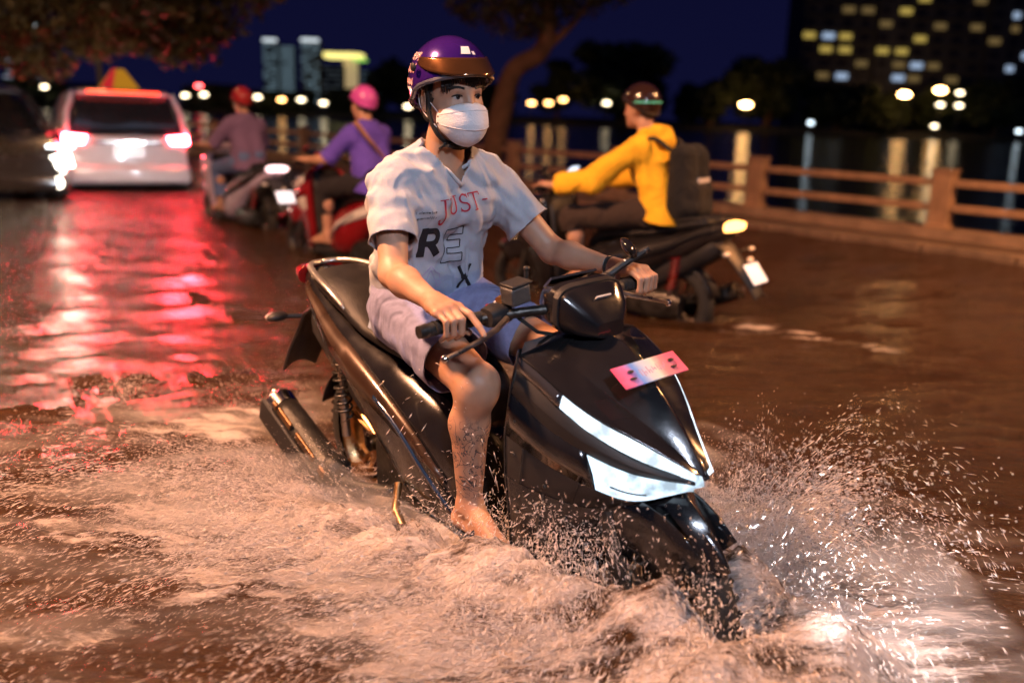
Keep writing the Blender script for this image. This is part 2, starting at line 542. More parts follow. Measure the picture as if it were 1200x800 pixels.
L.new(fadd.outputs[0], mr.inputs['Value'])
mud = N.new('ShaderNodeMixRGB'); mud.inputs[1].default_value = (0.024, 0.010, 0.0035, 1); mud.inputs[2].default_value = (0.065, 0.029, 0.010, 1)
L.new(n1.outputs[0], mud.inputs[0])
cm = N.new('ShaderNodeMixRGB'); cm.inputs[2].default_value = (0.80, 0.68, 0.62, 1)
L.new(mud.outputs[0], cm.inputs[1]); L.new(mr.outputs[0], cm.inputs[0])
L.new(cm.outputs[0], b.inputs['Base Color'])
rm = N.new('ShaderNodeMapRange'); rm.inputs['To Min'].default_value = 0.12; rm.inputs['To Max'].default_value = 0.42
L.new(mr.outputs[0], rm.inputs['Value']); L.new(rm.outputs[0], b.inputs['Roughness'])
bp2 = N.new('ShaderNodeBump'); bp2.inputs['Strength'].default_value = 0.8; bp2.inputs['Distance'].default_value = 0.02
hm = N.new('ShaderNodeMath'); hm.operation = 'MULTIPLY'; L.new(f2.outputs[0], hm.inputs[0]); L.new(mr.outputs[0], hm.inputs[1])
L.new(hm.outputs[0], bp2.inputs['Height']); L.new(bp.outputs[0], bp2.inputs['Normal'])
L.new(bp2.outputs[0], b.inputs['Normal'])
fw = mkq('flood_water', V, Q, mw)
att = fw.data.attributes.new('foam', 'FLOAT', 'POINT')
att.data.foreach_set('value', FM.reshape(-1).astype(np.float32))
tag(fw, kind='structure')

M_ASPH = mat('asphalt', (0.05, 0.045, 0.04), .8, bump=.3)
def strip(name, s0, s1, t0, t1, z0, z1, m, kind='structure'):
    b = MB(); v = [st2w(s, t, z) for s in (s0, s1) for t in (t0, t1) for z in (z0, z1)]
    b.add(v, [(0, 1, 3, 2), (4, 6, 7, 5), (0, 4, 5, 1), (2, 3, 7, 6), (0, 2, 6, 4), (1, 5, 7, 3)])
    o = b.build(name, m, None, smooth=False)
    return tag(o, kind=kind)
strip('road', -60, 150, 0.9, 70, -1.6, 0.0, M_ASPH)
M_PAVE = mat('wet_pavement', (0.10, 0.065, 0.045), .35, bump=.5, bscale=25, var=.3, vscale=2)
M_KERB = mat('kerb_stone', (0.22, 0.15, 0.10), .45, bump=.4, bscale=40, var=.25)
strip('pavement', -60, 150, -0.28, 0.9, -1.6, 0.225, M_PAVE)
# kerb stones one by one
kerb_mesh = None
kroot = tag(strip('kerb', -60, 150, 0.902, 0.935, -0.2, 0.17, M_KERB), kind='structure')
for i in range(-12, 34):
    if kerb_mesh is None:
        b = MB(); b.box((0, 0, 0), (0.98, 0.18, 0.30)); o = b.build('kerb_stone', M_KERB, kroot, smooth=False); bevel(o, .012, 2); kerb_mesh = o
    else:
        o = kerb_mesh.copy(); COL.objects.link(o); o.parent = kroot
    x, y, _ = st2w(i * 1.0 - 0.5, 1.03)
    o.location = (x, y, 0.108 + random.uniform(-.006, .006)); o.rotation_euler = (0, 0, math.atan2(RD[1], RD[0]) + random.uniform(-.006, .006))
M_CONC = mat('old_concrete', (0.30, 0.20, 0.13), .75, bump=.6, bscale=30, var=.3, vscale=4)
tag(strip('quay_ledge', -60, 150, -0.28, 0.18, 0.2255, 0.33, M_CONC), kind='structure')

# ------------------------------------------------------------------ lake
ml = bpy.data.materials.new("lake_water"); ml.use_nodes = True
t, N, L = nt(ml); b = N['Principled BSDF']
b.inputs['Base Color'].default_value = (0.004, 0.007, 0.013, 1); b.inputs['Roughness'].default_value = 0.09; b.inputs['IOR'].default_value = 1.33
tc = N.new('ShaderNodeTexCoord'); mp = N.new('ShaderNodeMapping'); mp.inputs['Scale'].default_value = (.8, 1.5, 1)
L.new(tc.outputs['Object'], mp.inputs[0])
n = N.new('ShaderNodeTexNoise'); n.inputs['Scale'].default_value = 1.1; n.inputs['Detail'].default_value = 6; L.new(mp.outputs[0], n.inputs['Vector'])
bp = N.new('ShaderNodeBump'); bp.inputs['Distance'].default_value = 0.11; L.new(n.outputs[0], bp.inputs['Height']); L.new(bp.outputs[0], b.inputs['Normal'])
lk = mk('lake', [(-900, -100, -.9), (900, -100, -.9), (900, 268, -.9), (-900, 268, -.9)], [(0, 1, 2, 3)], ml, smooth=False); tag(lk, kind='structure')
M_BANK = mat('bank_earth', (0.045, 0.04, 0.03), .9, bump=.5, bscale=1)
bk = MB(); rows = []
for j, (y, z) in enumerate(((267, -1.2), (268, 0.2), (275, .8), (330, 1.2), (1400, 2))):
    rows.append([(x, y + (2 * math.sin(x * .05) if j < 3 else 0), z + (.3 * math.sin(x * .11) if 0 < j < 4 else 0)) for x in range(-1200, 1201, 20)])
bk.grid(rows); tag(bk.build('far_bank', M_BANK), kind='structure')

def px2w(px, py, Y):
    a = px - 600; c = py - 400; co, si = math.cos(.035), math.sin(.035)
    x = co * a + si * c; y = -si * a + co * c
    p = math.radians(13.54)
    d = Vector((x, 1100 * math.cos(p) - y * math.sin(p), -1100 * math.sin(p) - y * math.cos(p)))
    k = Y / d.y
    return Vector((0, 0, 1.46)) + d * k

# ------------------------------------------------------------------ lamps of the far bank
M_POLE = mat('lamp_pole_metal', (0.12, 0.12, 0.12), .5, metal=.6)
SOD = emitmat('sodium_lamp', (1.0, 0.50, 0.16), 14)
SODB = emitmat("bright_sodium_lamp", (1.0, 0.52, 0.18), 40)
WHL = emitmat('white_lamp', (1.0, 0.80, 0.5), 9)
CWL = emitmat('cool_lamp', (0.75, 0.9, 1.0), 5)
REDL = emitmat('red_lamp', (1.0, 0.08, 0.08), 18)
def bank_lamp(px, py, m, label, w=1.3, h=.55, Y=258):
    p = px2w(px, py, Y)
    r = empty('street_lamp', label, 'street lamp', loc=(p.x, p.y, 0.3), group='lamps along the far bank')
    b = MB(); b.tube([(0, 0, -.6), (0, 0, p.z - .3)], .12, 6); b.build('pole', M_POLE, r)
    b = MB(); b.ell((0, 0, p.z - .3), (w, .5, h), 6); b.build('lamp_head', m, r)
LL = [(7, 114, WHL, 'white lamp far across the lake beyond the bright car, leftmost lamp of the far bank'),
      (52, 102, WHL, 'warm lamp far across the lake above the bright headlights'),
      (217, 112, WHL, 'white lamp on the far bank just right of the taxi window'),
      (239, 111, WHL, 'white lamp on the far bank left of the dark red helmet'),
      (233, 101, REDL, 'small red light on the far bank right of the taxi roof sign'),
      (302, 114, WHL, 'white lamp on the far bank right beside the dark red helmet'),
      (330, 117, SOD, 'warm lamp on the far bank below the bluish tower'),
      (353, 117, WHL, 'pale lamp on the far bank between tower and gold topped block'),
      (379, 121, WHL, 'pale lamp on the far bank just left of the pink helmet'),
      (478, 125, WHL, 'pale lamp on the far bank beside the main rider\'s nape'),
      (623, 121, SOD, 'warm lamp on the far bank right of the leaning trunk, first of three close together'),
      (643, 121, SOD, 'warm lamp on the far bank, middle of three close together right of the trunk'),
      (660, 117, SOD, 'warm lamp on the far bank, last and highest of three right of the trunk'),
      (711, 121, WHL, 'single white lamp on the far bank left of the yellow rider\'s helmet'),
      (874, 123, SODB, 'bright orange lamp right of the yellow rider with a streak on the lake'),
      (1060, 111, SODB, 'brightest orange lamp on the far bank with long golden reflection'),
      (1102, 106, SODB, 'upper left lamp of the four lamp cluster below the tower block'),
      (1125, 109, WHL, 'upper right lamp of the four lamp cluster below the tower block'),
      (1102, 123, WHL, 'lower left lamp of the four lamp cluster below the tower block'),
      (1124, 124, WHL, 'lower right lamp of the four lamp cluster below the tower block'),
      (950, 144, CWL, 'small bluish light at the waterline below the tower block\'s left corner'),
      (1095, 148, WHL, 'small dim light at the waterline under the lamp cluster'),
      (1194, 154, CWL, 'small bluish light at the waterline at the far right')]
for i, (x, y, m, lab) in enumerate(LL):
    big = m is SODB
    bank_lamp(x, y, m, lab, w=1.6 if big else (1.0 if i < 20 else .8), h=.7 if big else .4)

# ------------------------------------------------------------------ far buildings
M_TWR = mat('tower_wall', (0.07, 0.07, 0.08), .8, var=.1)
M_WINOFF = mat('dark_window', (0.02, 0.02, 0.03), .2)
WY = emitmat('lit_window_yellow', (1.0, 0.72, 0.16), 0.42)
WYD = emitmat('lit_window_dim', (1.0, 0.66, 0.25), 0.14)
WB = emitmat('lit_window_cool', (0.55, 0.72, 1.0), 0.6)
M_SLAB = mat('floor_slab', (0.09, 0.09, 0.095), .8)
def tower_block():
    Y = 285; k = Y / 1100.
    c = px2w(1085, 150, Y)
    W = 300 * k; Hh = 60
    r = empty('tower_block', 'wide dark apartment block with scattered yellow and bluish lit windows behind the lake', 'apartment block', loc=(c.x, c.y, 1.0))
    b = MB(); b.box((0, 9, Hh / 2), (W, 18, Hh)); b.box((-W * .18, 8.6, Hh / 2), (W * .1, 19.4, Hh + 2)); b.box((W * .22, 8.6, Hh / 2), (W * .08, 19.4, Hh + 2))
    b.build('wall', M_TWR, r, smooth=False)
    fl = 14.2 * k; ww = 5.3
    lit = {}
    def cell(px, py):
        p = px2w(px, py, Y - .5)
        return round((p.x - c.x) / ww), int(round((p.z - 1.0) / fl))
    for px, py, m in [(945, 41, WY), (964, 55, WY), (1002, 40, WY), (1001, 53, WY), (1063, 12, WY), (1072, 40, WY), (1035, 57, WY), (1056, 57, WY), (1093, 1, WY), (962, 44, WB), (958, 84, WB), (994, 84, WB), (1050, 89, WB), (1068, 72, WB), (1186, 22, WB), (1195, 70, WB), (1134, 39, WYD), (1184, 36, WYD), (1069, 85, WYD), (1051, 73, WYD), (975, 83, WYD), (1020, 15, WYD), (1160, 55, WYD), (1110, 30, WYD), (985, 12, WYD), (1040, 30, WYD), (1090, 70, WYD), (1150, 8, WYD), (1010, 70, WYD), (1120, 88, WYD), (1170, 84, WB)]:
        lit[cell(px, py)] = m
    proto = {}
    for j in range(3, int(Hh / fl)):
        for i in range(-7, 8):
            m = lit.get((i, j), M_WINOFF)
            if m.name not in proto:
                b = MB(); b.box((0, 0, 0), (3.4 if m is not M_WINOFF else 2.8, .3, 1.7)); o = b.build('window', m, r, smooth=False); proto[m.name] = o
            else:
                o = proto[m.name].copy(); COL.objects.link(o); o.parent = r
            if m is M_WINOFF and (i * 5 + j * 11) % 4 == 0: o.scale = (.62, 1, 1)
            o.location = (i * ww + ((i * 7 + j * 3) % 5 - 2) * .12, -.1 if abs(i * ww + W * .18) > W * .06 and abs(i * ww - W * .22) > W * .05 else -1.2, j * fl)
    b = MB()
    for j in range(2, int(Hh / fl)): b.box((0, -.35, (j - .42) * fl), (W, .9, .35))
    b.build('floor_slab', M_SLAB, r, smooth=False)
tower_block()
def slim_tower(px0, px1, top, Y, lab, rows, m, dens=.75, crown=None):
    k = Y / 1100.
    a, d = px2w(px0, 110, Y), px2w(px1, 110, Y); tp = px2w((px0 + px1) / 2, top, Y)
    W = d.x - a.x; Hh = tp.z
    r = empty('tower', lab, 'tower', loc=((a.x + d.x) / 2, Y, 0), group=None)
    b = MB(); b.box((0, W * .4, Hh / 2), (W, W * .8, Hh)); b.build('wall', M_TWR, r, smooth=False)
    b = MB(); rr = random.Random(int(px0))
    for j in range(rows):
        z = Hh * (1 - (j + .7) / (rows + 2)) 
        nc = 4
        for i in range(nc):
            if rr.random() < dens: b.box(((i + .5) / nc * W * .92 - W * .46, -.2, z), (W * .2, .5, Hh / rows * .33))
    o = b.build('window', m, r, smooth=False); o['kind'] = 'stuff'
    if crown:
        b = MB(); b.box((0, -.1, Hh + .8), (W * .9, W * .3, 1.4)); b.build('roof_light', crown, r, smooth=False)
WBD = emitmat('tower_windows_cool', (0.5, 0.75, 0.9), 0.30)
CR = emitmat('roof_light_white', (0.85, 0.95, 1.0), 1.1)
slim_tower(309, 326, 49, 560, 'slim tower with white roof light and rows of bluish windows, leftmost of the far towers', 16, WBD, .7, CR)
slim_tower(327, 346, 53, 575, 'slim bluish tower wedged between the two towers with white roof lights', 15, WBD, .9)
slim_tower(353, 375, 49, 560, 'slim far tower with white roof light right of the bluish pair', 16, WBD, .65, CR)
slim_tower(377, 401, 76, 520, 'low dim grey tower left of the gold topped block', 8, emitmat('tower_windows_dim', (0.5, .6, .7), .06), .8)
slim_tower(421, 446, 82, 600, 'low dark tower right of the gold topped block', 8, emitmat('tower_windows_dim2', (0.4, .6, .8), .12), .7)
slim_tower(5, 28, 40, 500, 'far tower seen under the leaves at the upper left edge', 10, emitmat('tower_windows_white', (0.7, .8, 1), .35), .35)
slim_tower(30, 56, 33, 520, 'far tower with few lit windows right of the left edge tower', 10, emitmat('tower_windows_white', (0.7, .8, 1), .35), .35, CR)
def gold_block():
    Y = 540; p = px2w(409, 97, Y); q = px2w(402, 68, Y); k = Y / 1100
    r = empty('gold_topped_block', 'narrow lit beige block under a wide glowing yellow roof slab', 'building', loc=(p.x, Y, 0))
    b = MB(); b.box((0, 6, q.z / 2 + 3), (13 * k, 10, q.z)); 
    b.build('wall', mat('lit_stone', (0.5, 0.4, 0.25), .7, emit=(1, .72, .35), estr=.38), r, smooth=False)
    b = MB(); b.box((-3.4, 5, q.z + 1.2), (41 * k, 16, 2.6)); b.build('roof', emitmat('gold_roof_light', (1.0, 0.85, 0.25), 1.6), r, smooth=False)
    b = MB(); b.box((10 * k, 4.7, q.z - .4), (13 * k, 15, 1.2)); b.build('roof_edge_light', emitmat('green_roof_light', (0.45, 1.0, 0.15), 0.9), r, smooth=False)
gold_block()

# ------------------------------------------------------------------ trees
def leafmesh(n, size, seed, blobs):
    r = np.random.default_rng(seed)
    w = np.array([b[3] ** 2 for b in blobs]); w = w / w.sum()
    idx = r.choice(len(blobs), n, p=w)
    B = np.array(blobs)[idx]
    d = r.normal(size=(n, 3)); d /= np.linalg.norm(d, axis=1)[:, None]
    rad = r.uniform(.35, 1, n) ** .5 * r.uniform(.8, 1.12, n)
    c = B[:, :3] + d * (B[:, 3] * rad)[:, None] * np.array([1, 1, .72])
    a = r.normal(size=(n, 3)); a /= np.linalg.norm(a, axis=1)[:, None]
    b2 = np.cross(a, r.normal(size=(n, 3))); b2 /= np.linalg.norm(b2, axis=1)[:, None]
    s = size * r.uniform(.6, 1.4, n)[:, None]
    V = np.stack([c - a * s, c - b2 * s * .42, c + a * s, c + b2 * s * .42], 1).reshape(-1, 3)
    F = np.arange(n * 4).reshape(n, 4)
    return V, F
M_LEAF = mat('dark_foliage', (0.045, 0.06, 0.022), .6, var=.5, vscale=1.5)
M_LEAFN = mat('street_tree_foliage', (0.050, 0.042, 0.012), .55, var=.5, vscale=1.2)
M_BARK = mat('bark', (0.16, 0.085, 0.045), .9, bump=1.0, bscale=14, var=.35, vscale=5)
def far_tree(px, top, w, Y, lab, seed):
    k = Y / 1100.; p = px2w(px, top, Y); R = w * k / 2; H = p.z - .8
    r = empty('tree', lab, 'tree', loc=(p.x, Y, .8), group='dark trees along the far bank')
    b = MB(); b.tube([(0, 0, -.5), (R * .05, 0, H * .3), (-R * .04, 0, H * .6)], [R * .08, R * .06, R * .03], 7); b.build('trunk', M_BARK, r)
    rr = random.Random(seed); bl = []
    for i in range(22):
        a = rr.uniform(0, 6.28); q = rr.uniform(0, .62) * R; z = rr.uniform(.22, .82) * H
        bl.append((q * math.cos(a), q * math.sin(a) * .7, z, rr.uniform(.24, .42) * R * (1.1 - .45 * z / H)))
    V, F = leafmesh(5200, R * .06 + .3, seed, bl)
    V[:, 2] = np.minimum(V[:, 2], H)
    mkq('crown', V, F, M_LEAF, r, smooth=False)
for i, (px, top, w, Y, lab) in enumerate([
    (735, 34, 165, 272, 'largest dark round tree on the far bank, left of the yellow rider\'s helmet'),
    (655, 62, 70, 274, 'narrow dark tree on the far bank just right of the leaning trunk'),
    (480, 62, 120, 276, 'dark tree on the far bank behind the purple helmet'),
    (835, 92, 110, 270, 'low dark tree on the far bank right of the yellow rider\'s helmet'),
    (905, 62, 130, 274, 'dark tree in front of the tower block\'s left corner'),
    (985, 98, 110, 270, 'low dark tree under the bluish windows of the tower block'),
    (1040, 108, 90, 272, 'low dark tree behind the brightest orange lamp'),
    (1110, 100, 110, 275, 'dark tree behind the four lamp cluster'),
    (1175, 84, 120, 271, 'tall dark tree at the right edge below the tower block'),
    (565, 96, 100, 276, 'dark tree on the far bank behind the leaning trunk\'s left side'),
    (410, 104, 90, 272, 'low dark tree below the gold topped block'),
    (330, 106, 100, 272, 'low dark tree below the bluish towers'),
    (250, 98, 100, 274, 'low dark tree on the far bank right of the taxi'),
    (60, 96, 150, 272, 'low dark tree on the far bank at the left edge')]):
    far_tree(px, top, w, Y, lab, 100 + i)

def near_tree(name_label, base, path, rad, limbs, blobs, nleaf, size, seed):
    r = empty('tree', name_label, 'tree', loc=base)
    b = MB(); pts = catmull(path, 5); n = len(pts)
    rr = [rad[0] + (rad[1] - rad[0]) * (i / (n - 1)) ** .7 for i in range(n)]
    b.tube(pts, rr, 14); b.build('trunk', M_BARK, r, sharp=None)
    for l in limbs:
        b = MB(); pp = catmull(l[0], 4); m = len(pp)
        b.tube(pp, [l[1] * (1 - .8 * i / (m - 1)) for i in range(m)], 8); b.build('limb', M_BARK, r, sharp=None)
    V, F = leafmesh(nleaf, size, seed, blobs)
    mkq('crown', V, F, M_LEAFN, r, smooth=False)
B0 = px2w(578, 205, 17.6)
def rel(px, py, Y):
    return tuple(px2w(px, py, Y) - Vector((B0.x, B0.y, .33)))
near_tree('leaning street tree behind the railing with its crown cut by the top edge', (B0.x, B0.y, .33),
    [(0, 0, -.4), rel(578, 180, 17.6), rel(590, 120, 17.6), rel(603, 82, 17.5), rel(633, 62, 17.4), rel(643, 30, 17.3), rel(640, -30, 17.3), rel(630, -90, 17.4)], (.24, .12),
    [([rel(633, 62, 17.4), rel(670, 30, 17.2), rel(700, -10, 17)], .09), ([rel(643, 30, 17.3), rel(600, 8, 17), rel(560, -8, 16.8)], .08), ([rel(640, -20, 17.3), rel(690, -40, 17.6)], .07)],
    [(*rel(560, 12, 16.8), .42), (*rel(598, 22, 17), .5), (*rel(540, 2, 17), .35), (*rel(640, 10, 17.2), .55), (*rel(680, 2, 17), .5), (*rel(720, -18, 17), .5), (*rel(600, -20, 17), .8), (*rel(660, -45, 17), 1.1), (*rel(620, 34, 17.3), .3), (*rel(580, -60, 17.5), 1.2), (*rel(700, -80, 17), 1.2)],
    9000, .062, 5)
B1 = px2w(-40, 190, 15.0)
def rl1(px, py, Y): return tuple(px2w(px, py, Y) - Vector((B1.x, B1.y, .2)))
rr = random.Random(3)
bl = [(*rl1(rr.uniform(-60, 250), rr.uniform(-60, 38), rr.uniform(12.5, 15)), rr.uniform(.35, .7)) for _ in range(34)]
bl += [(*rl1(x, y, 13.5), .33) for x, y in ((285, 5), (262, 30), (230, 48), (70, 62), (30, 74), (110, 55), (150, 45), (310, -10), (60, 80), (200, 58))]
near_tree('broad dark street tree overhanging the taxi at the upper left', (B1.x, B1.y, .2),
    [(0, 0, -.6), rl1(-40, 150, 15), rl1(-25, 80, 14.7), rl1(20, 30, 14.2), rl1(60, -40, 14)], (.3, .15),
    [([rl1(-25, 80, 14.7), rl1(40, 40, 14), rl1(120, 15, 13.5), rl1(220, 18, 13.3)], .12), ([rl1(20, 30, 14.2), rl1(90, -10, 13.6), rl1(180, -30, 13.4)], .1)],
    bl, 15000, .07, 9)

# ------------------------------------------------------------------ railing
M_RAIL = mat('railing_concrete', (0.36, 0.22, 0.13), .7, bump=.5, bscale=35, var=.25, vscale=6)
rail = empty('railing', 'low orange lit concrete railing with two rails and square posts along the quay', 'railing', loc=st2w(0, 0, .33))
ang = math.atan2(RD[1], RD[0])
pp0 = None; rr0 = None
for i in range(-6, 30):
    s = i * 2.62
    def lc(s, t, z): p = st2w(s, t, z); q = st2w(0, 0, .33); return (p[0] - q[0], p[1] - q[1], p[2] - q[2])
    if pp0 is None:
        b = MB(); b.box((0, 0, .33), (.24, .17, .66)); b.box((0, 0, .675), (.27, .20, .03)); b.box((0, -.0, .02), (.29, .22, .05))
        pp0 = b.build('post', M_RAIL, rail, smooth=False); bevel(pp0, .012, 2); o = pp0
        b = MB(); b.box((1.31, 0, 0), (2.38, .09, .085)); rr0 = b.build('rail', M_RAIL, rail, smooth=False); bevel(rr0, .01, 2); u = rr0
    else:
        o = pp0.copy(); COL.objects.link(o); u = rr0.copy(); COL.objects.link(u)
    o.location = lc(s, -.05, .33); o.rotation_euler = (0, 0, ang)
    u.location = lc(s, -.05, .33 + .53); u.rotation_euler = (0, 0, ang)
    u2 = rr0.copy(); COL.objects.link(u2); u2.location = lc(s, -.05, .33 + .24); u2.rotation_euler = (0, random.uniform(-.004, .004), ang)

# ------------------------------------------------------------------ street lamps and one added cool fill lamp, just outside the picture
def street_lamp(base, head, m, col, power, lab, size=.45, tilt=None):
    r = empty('street_lamp', lab, 'street lamp', loc=base)
    h = Vector(head) - Vector(base)
    b = MB(); b.tube([(0, 0, -.2), (0, 0, h.z * .5), (0, 0, h.z + .05), (h.x * .3, h.y * .3, h.z + .35), (h.x, h.y, h.z + .12)], [.09, .075, .055, .045, .04], 10); b.build('pole', M_POLE, r)
    b = MB(); b.box((h.x, h.y, h.z + .09), (.5, .5, .12)); bevel(b.build('lamp_housing', M_POLE, r), .03)
    b = MB(); b.box((h.x, h.y, h.z + .01), (size, size, .03)); b.build('lamp_head', m, r, smooth=False)
    ld = bpy.data.lights.new('lamp_light', 'AREA'); ld.shape = 'DISK'; ld.size = size; ld.energy = power; ld.color = col; ld.spread = math.radians(170)
    lo = bpy.data.objects.new('lamp_light', ld); COL.objects.link(lo); lo.parent = r; lo.location = (h.x, h.y, h.z - .02)
    if tilt is not None:
        lo.rotation_euler = tilt
SL = emitmat('street_lamp_glass', (1.0, .5, .2), 12)
SLC = emitmat('fill_lamp_glass', (.8, .85, 1.0), 12)
ORG = (1.0, 0.50, 0.22)
street_lamp((-5.4, 1.6, 0), (-3.6, 2.4, 5.4), SL, (1.0, 0.47, 0.24), 1350, 'orange street lamp on the left roadside beside the photographer')
street_lamp((2.6, -3.2, 0), (0.8, -1.6, 3.6), SLC, (0.72, 0.81, 1.0), 215, 'added cool white fill lamp behind the photographer', tilt=(math.radians(50), 0, math.radians(0)))  # added fill light for the rider, mounted on a street lamp pole
street_lamp((-10.5, 11.5, 0), (-7.6, 10.4, 6.5), SL, ORG, 120, 'orange street lamp on the left roadside beyond the cars')
street_lamp((8.2, 6.2, .2), (6.3, 5.3, 5.6), SL, (1.0, 0.45, 0.18), 1050, 'orange street lamp on the quay at the right')
street_lamp((-11.5, 26.5, .2), (-10.6, 24.4, 7.5), SL, ORG, 350, 'orange street lamp far up the road on the left') 
# ------------------------------------------------------------------ scooters
M_BLK = mat('black_gloss_plastic', (0.012, 0.011, 0.012), .16, coat=.6, var=.2, bump=.02, bscale=90)
M_MATT = mat('black_matt_plastic', (0.018, 0.017, 0.018), .5, bump=.12, bscale=250, var=.25)
M_RUB = mat('rubber', (0.02, 0.019, 0.018), .75, bump=.3, bscale=180, var=.3)
M_STEEL = mat('worn_steel', (0.42, 0.38, 0.35), .3, metal=1, var=.25, vscale=25)
M_GOLD = mat('bronze_metal', (0.50, 0.30, 0.14), .32, metal=1, var=.3, vscale=30)
M_DMET = mat('dark_metal', (0.07, 0.065, 0.06), .38, metal=.8, var=.4, vscale=18, bump=.3, bscale=60)
M_SEAT = mat('black_vinyl', (0.016, 0.015, 0.016), .42, bump=.3, bscale=220, var=.2)
M_BRZ = mat('bronze_brown_plastic', (0.045, 0.024, 0.014), .28, metal=.3, coat=.5, var=.2)
M_CHROME = mat('chrome', (0.75, 0.73, 0.7), .12, metal=1, var=.1)
M_LENS = mat('smoked_lens', (0.03, 0.03, 0.035), .06, coat=1, var=0)
M_RED = mat('red_lens', (0.30, 0.01, 0.01), .12, coat=1, var=.1)
M_AMB = mat('amber_lens', (0.55, 0.20, 0.02), .12, coat=1, var=.1)
M_WPL = mat('white_plastic', (0.62, 0.60, 0.58), .25, coat=.4, var=.08)
M_BLUE = mat('blue_highlight_and_reflector', (0.012, 0.03, 0.075), .2, coat=.6, var=.15)  # painted highlight on the side crease; also the headlamp reflector line
def lampmat(name, col, s0, s1, sc):
    m = emitmat(name, col, s1); t, N, L = nt(m)
    e = [n for n in N if n.type == 'EMISSION'][0]
    tc = N.new('ShaderNodeTexCoord'); n = N.new('ShaderNodeTexNoise'); n.inputs['Scale'].default_value = sc; n.inputs['Detail'].default_value = 3; L.new(tc.outputs['Object'], n.inputs[0])
    r = N.new('ShaderNodeMapRange'); r.inputs['From Min'].default_value = .35; r.inputs['From Max'].default_value = .6; r.inputs['To Min'].default_value = s0; r.inputs['To Max'].default_value = s1; L.new(n.outputs[0], r.inputs[0]); L.new(r.outputs[0], e.inputs[1]); return m
E_BAR = lampmat('running_light', (0.74, 0.88, 1.0), 1.0, 2.6, 16)
E_HEAD = lampmat('headlamp_light', (0.66, 0.84, 1.0), .75, 2.0, 22)

M_EXH = mat('blackened_exhaust', (.02, .018, .016), .45, metal=.3, var=.4, vscale=14, bump=.3, bscale=60)
M_OLDG = mat('dull_bronze_strip', (.22, .12, .06), .45, metal=.8, var=.3)
def wheel(parent, x, z, R, wdt, M_r, disc_side=-1, name='front_wheel', detail=True):
    # a thin hub carries tyre, rim, disc as sub-parts
    b = MB(); b.lathe([(.0, -.05), (.028, -.05), (.03, 0), (.028, .05), (0, .05)], (x, 0, z), n=16)
    hub = b.build(name, M_DMET, parent)
    b = MB(); prof = []
    n = 14
    for i in range(n + 1):
        a = -PI * .62 + 2 * PI * .62 * i / n
        prof.append((R - wdt * .5 + math.cos(a) * wdt * .5, math.sin(a) * wdt * .5))
    b.lathe(prof, (x, 0, z), n=56 if detail else 28)
    ty = b.build('tyre', M_RUB, hub, sharp=None); 
    if detail:
        b = MB()
        for k in range(44):
            a = 2 * PI * k / 44
            for sgn in (-1, 1):
                c = (x + (R - .006) * math.cos(a), sgn * wdt * .22, z + (R - .006) * math.sin(a))
                b.box(c, (.006, wdt * .34, .012), Matrix.Rotation(-a, 3, 'Y') @ Matrix.Rotation(sgn * .5, 3, 'X'))
        b.build('tread_blocks', M_RUB, hub, smooth=False)
    b = MB(); rr = R - wdt * .8
    b.lathe([(rr - .004, -wdt * .36), (rr + .012, -wdt * .38), (rr - .012, -wdt * .1), (rr - .012, wdt * .1), (rr + .012, wdt * .38), (rr - .004, wdt * .36), (rr - .022, wdt * .1), (rr - .022, -wdt * .1), (rr - .004, -wdt * .36)], (x, 0, z), n=40)
    for k in range(5):
        a = 2 * PI * k / 5 + .3
        for da in (-.13, .13):
            b.tube([(x + .02 * math.cos(a), 0, z + .02 * math.sin(a)), (x + (rr - .01) * math.cos(a + da), 0, z + (rr - .01) * math.sin(a + da))], [.011, .008], 6)
    b.build('rim', M_r, hub)
    if disc_side:
        b = MB(); y = disc_side * .052
        b.lathe([(.035, y - .002), (.095, y - .002), (.095, y + .002), (.035, y + .002), (.035, y - .002)], (x, 0, z), n=32)
        b.build('brake_disc', M_STEEL, hub)
    return hub

def mir(rows):
    return [[(p[0], -p[1], p[2]) for p in r] for r in rows]

FA = [(1.00, 0, .975), (1.08, 0, .967), (1.17, 0, .940), (1.28, 0, .862), (1.37, 0, .775), (1.44, 0, .690)]
FB = [(1.00, -.15, .925), (1.07, -.135, .905), (1.14, -.108, .875), (1.22, -.078, .828), (1.32, -.045, .772), (1.43, -.010, .697)]
FC = [(1.00, -.205, .918), (1.07, -.200, .893), (1.14, -.188, .857), (1.22, -.155, .812), (1.32, -.092, .762), (1.425, -.028, .706)]
FD = [(1.00, -.214, .885), (1.07, -.210, .858), (1.14, -.198, .820), (1.22, -.164, .768), (1.32, -.100, .716), (1.427, -.026, .684)]
FE = [(.99, -.222, .82), (1.06, -.222, .79), (1.13, -.205, .755), (1.21, -.170, .720), (1.31, -.108, .684), (1.420, -.018, .668)]
FF = [(.97, -.222, .70), (1.05, -.217, .68), (1.13, -.197, .655), (1.225, -.148, .620), (1.30, -.088, .600), (1.395, -.010, .640)]
FG = [(.960, -.212, .58), (1.02, -.202, .57), (1.09, -.178, .560), (1.16, -.140, .550), (1.22, -.090, .550), (1.27, -.020, .57)]
FH = [(.955, -.19, .42), (1.00, -.182, .42), (1.05, -.168, .42), (1.10, -.145, .43), (1.14, -.10, .44), (1.17, -.02, .46)]
FI = [(.95, -.175, .24), (.985, -.165, .24), (1.02, -.15, .24), (1.05, -.125, .24), (1.07, -.09, .25), (1.09, -.02, .26)]
def cm6(r): return catmull(r, 5)

def lerp(a, b, t): return tuple(a[i] + (b[i] - a[i]) * t for i in range(3))
def off(p, d): return (p[0] + d[0], p[1] + d[1], p[2] + d[2])

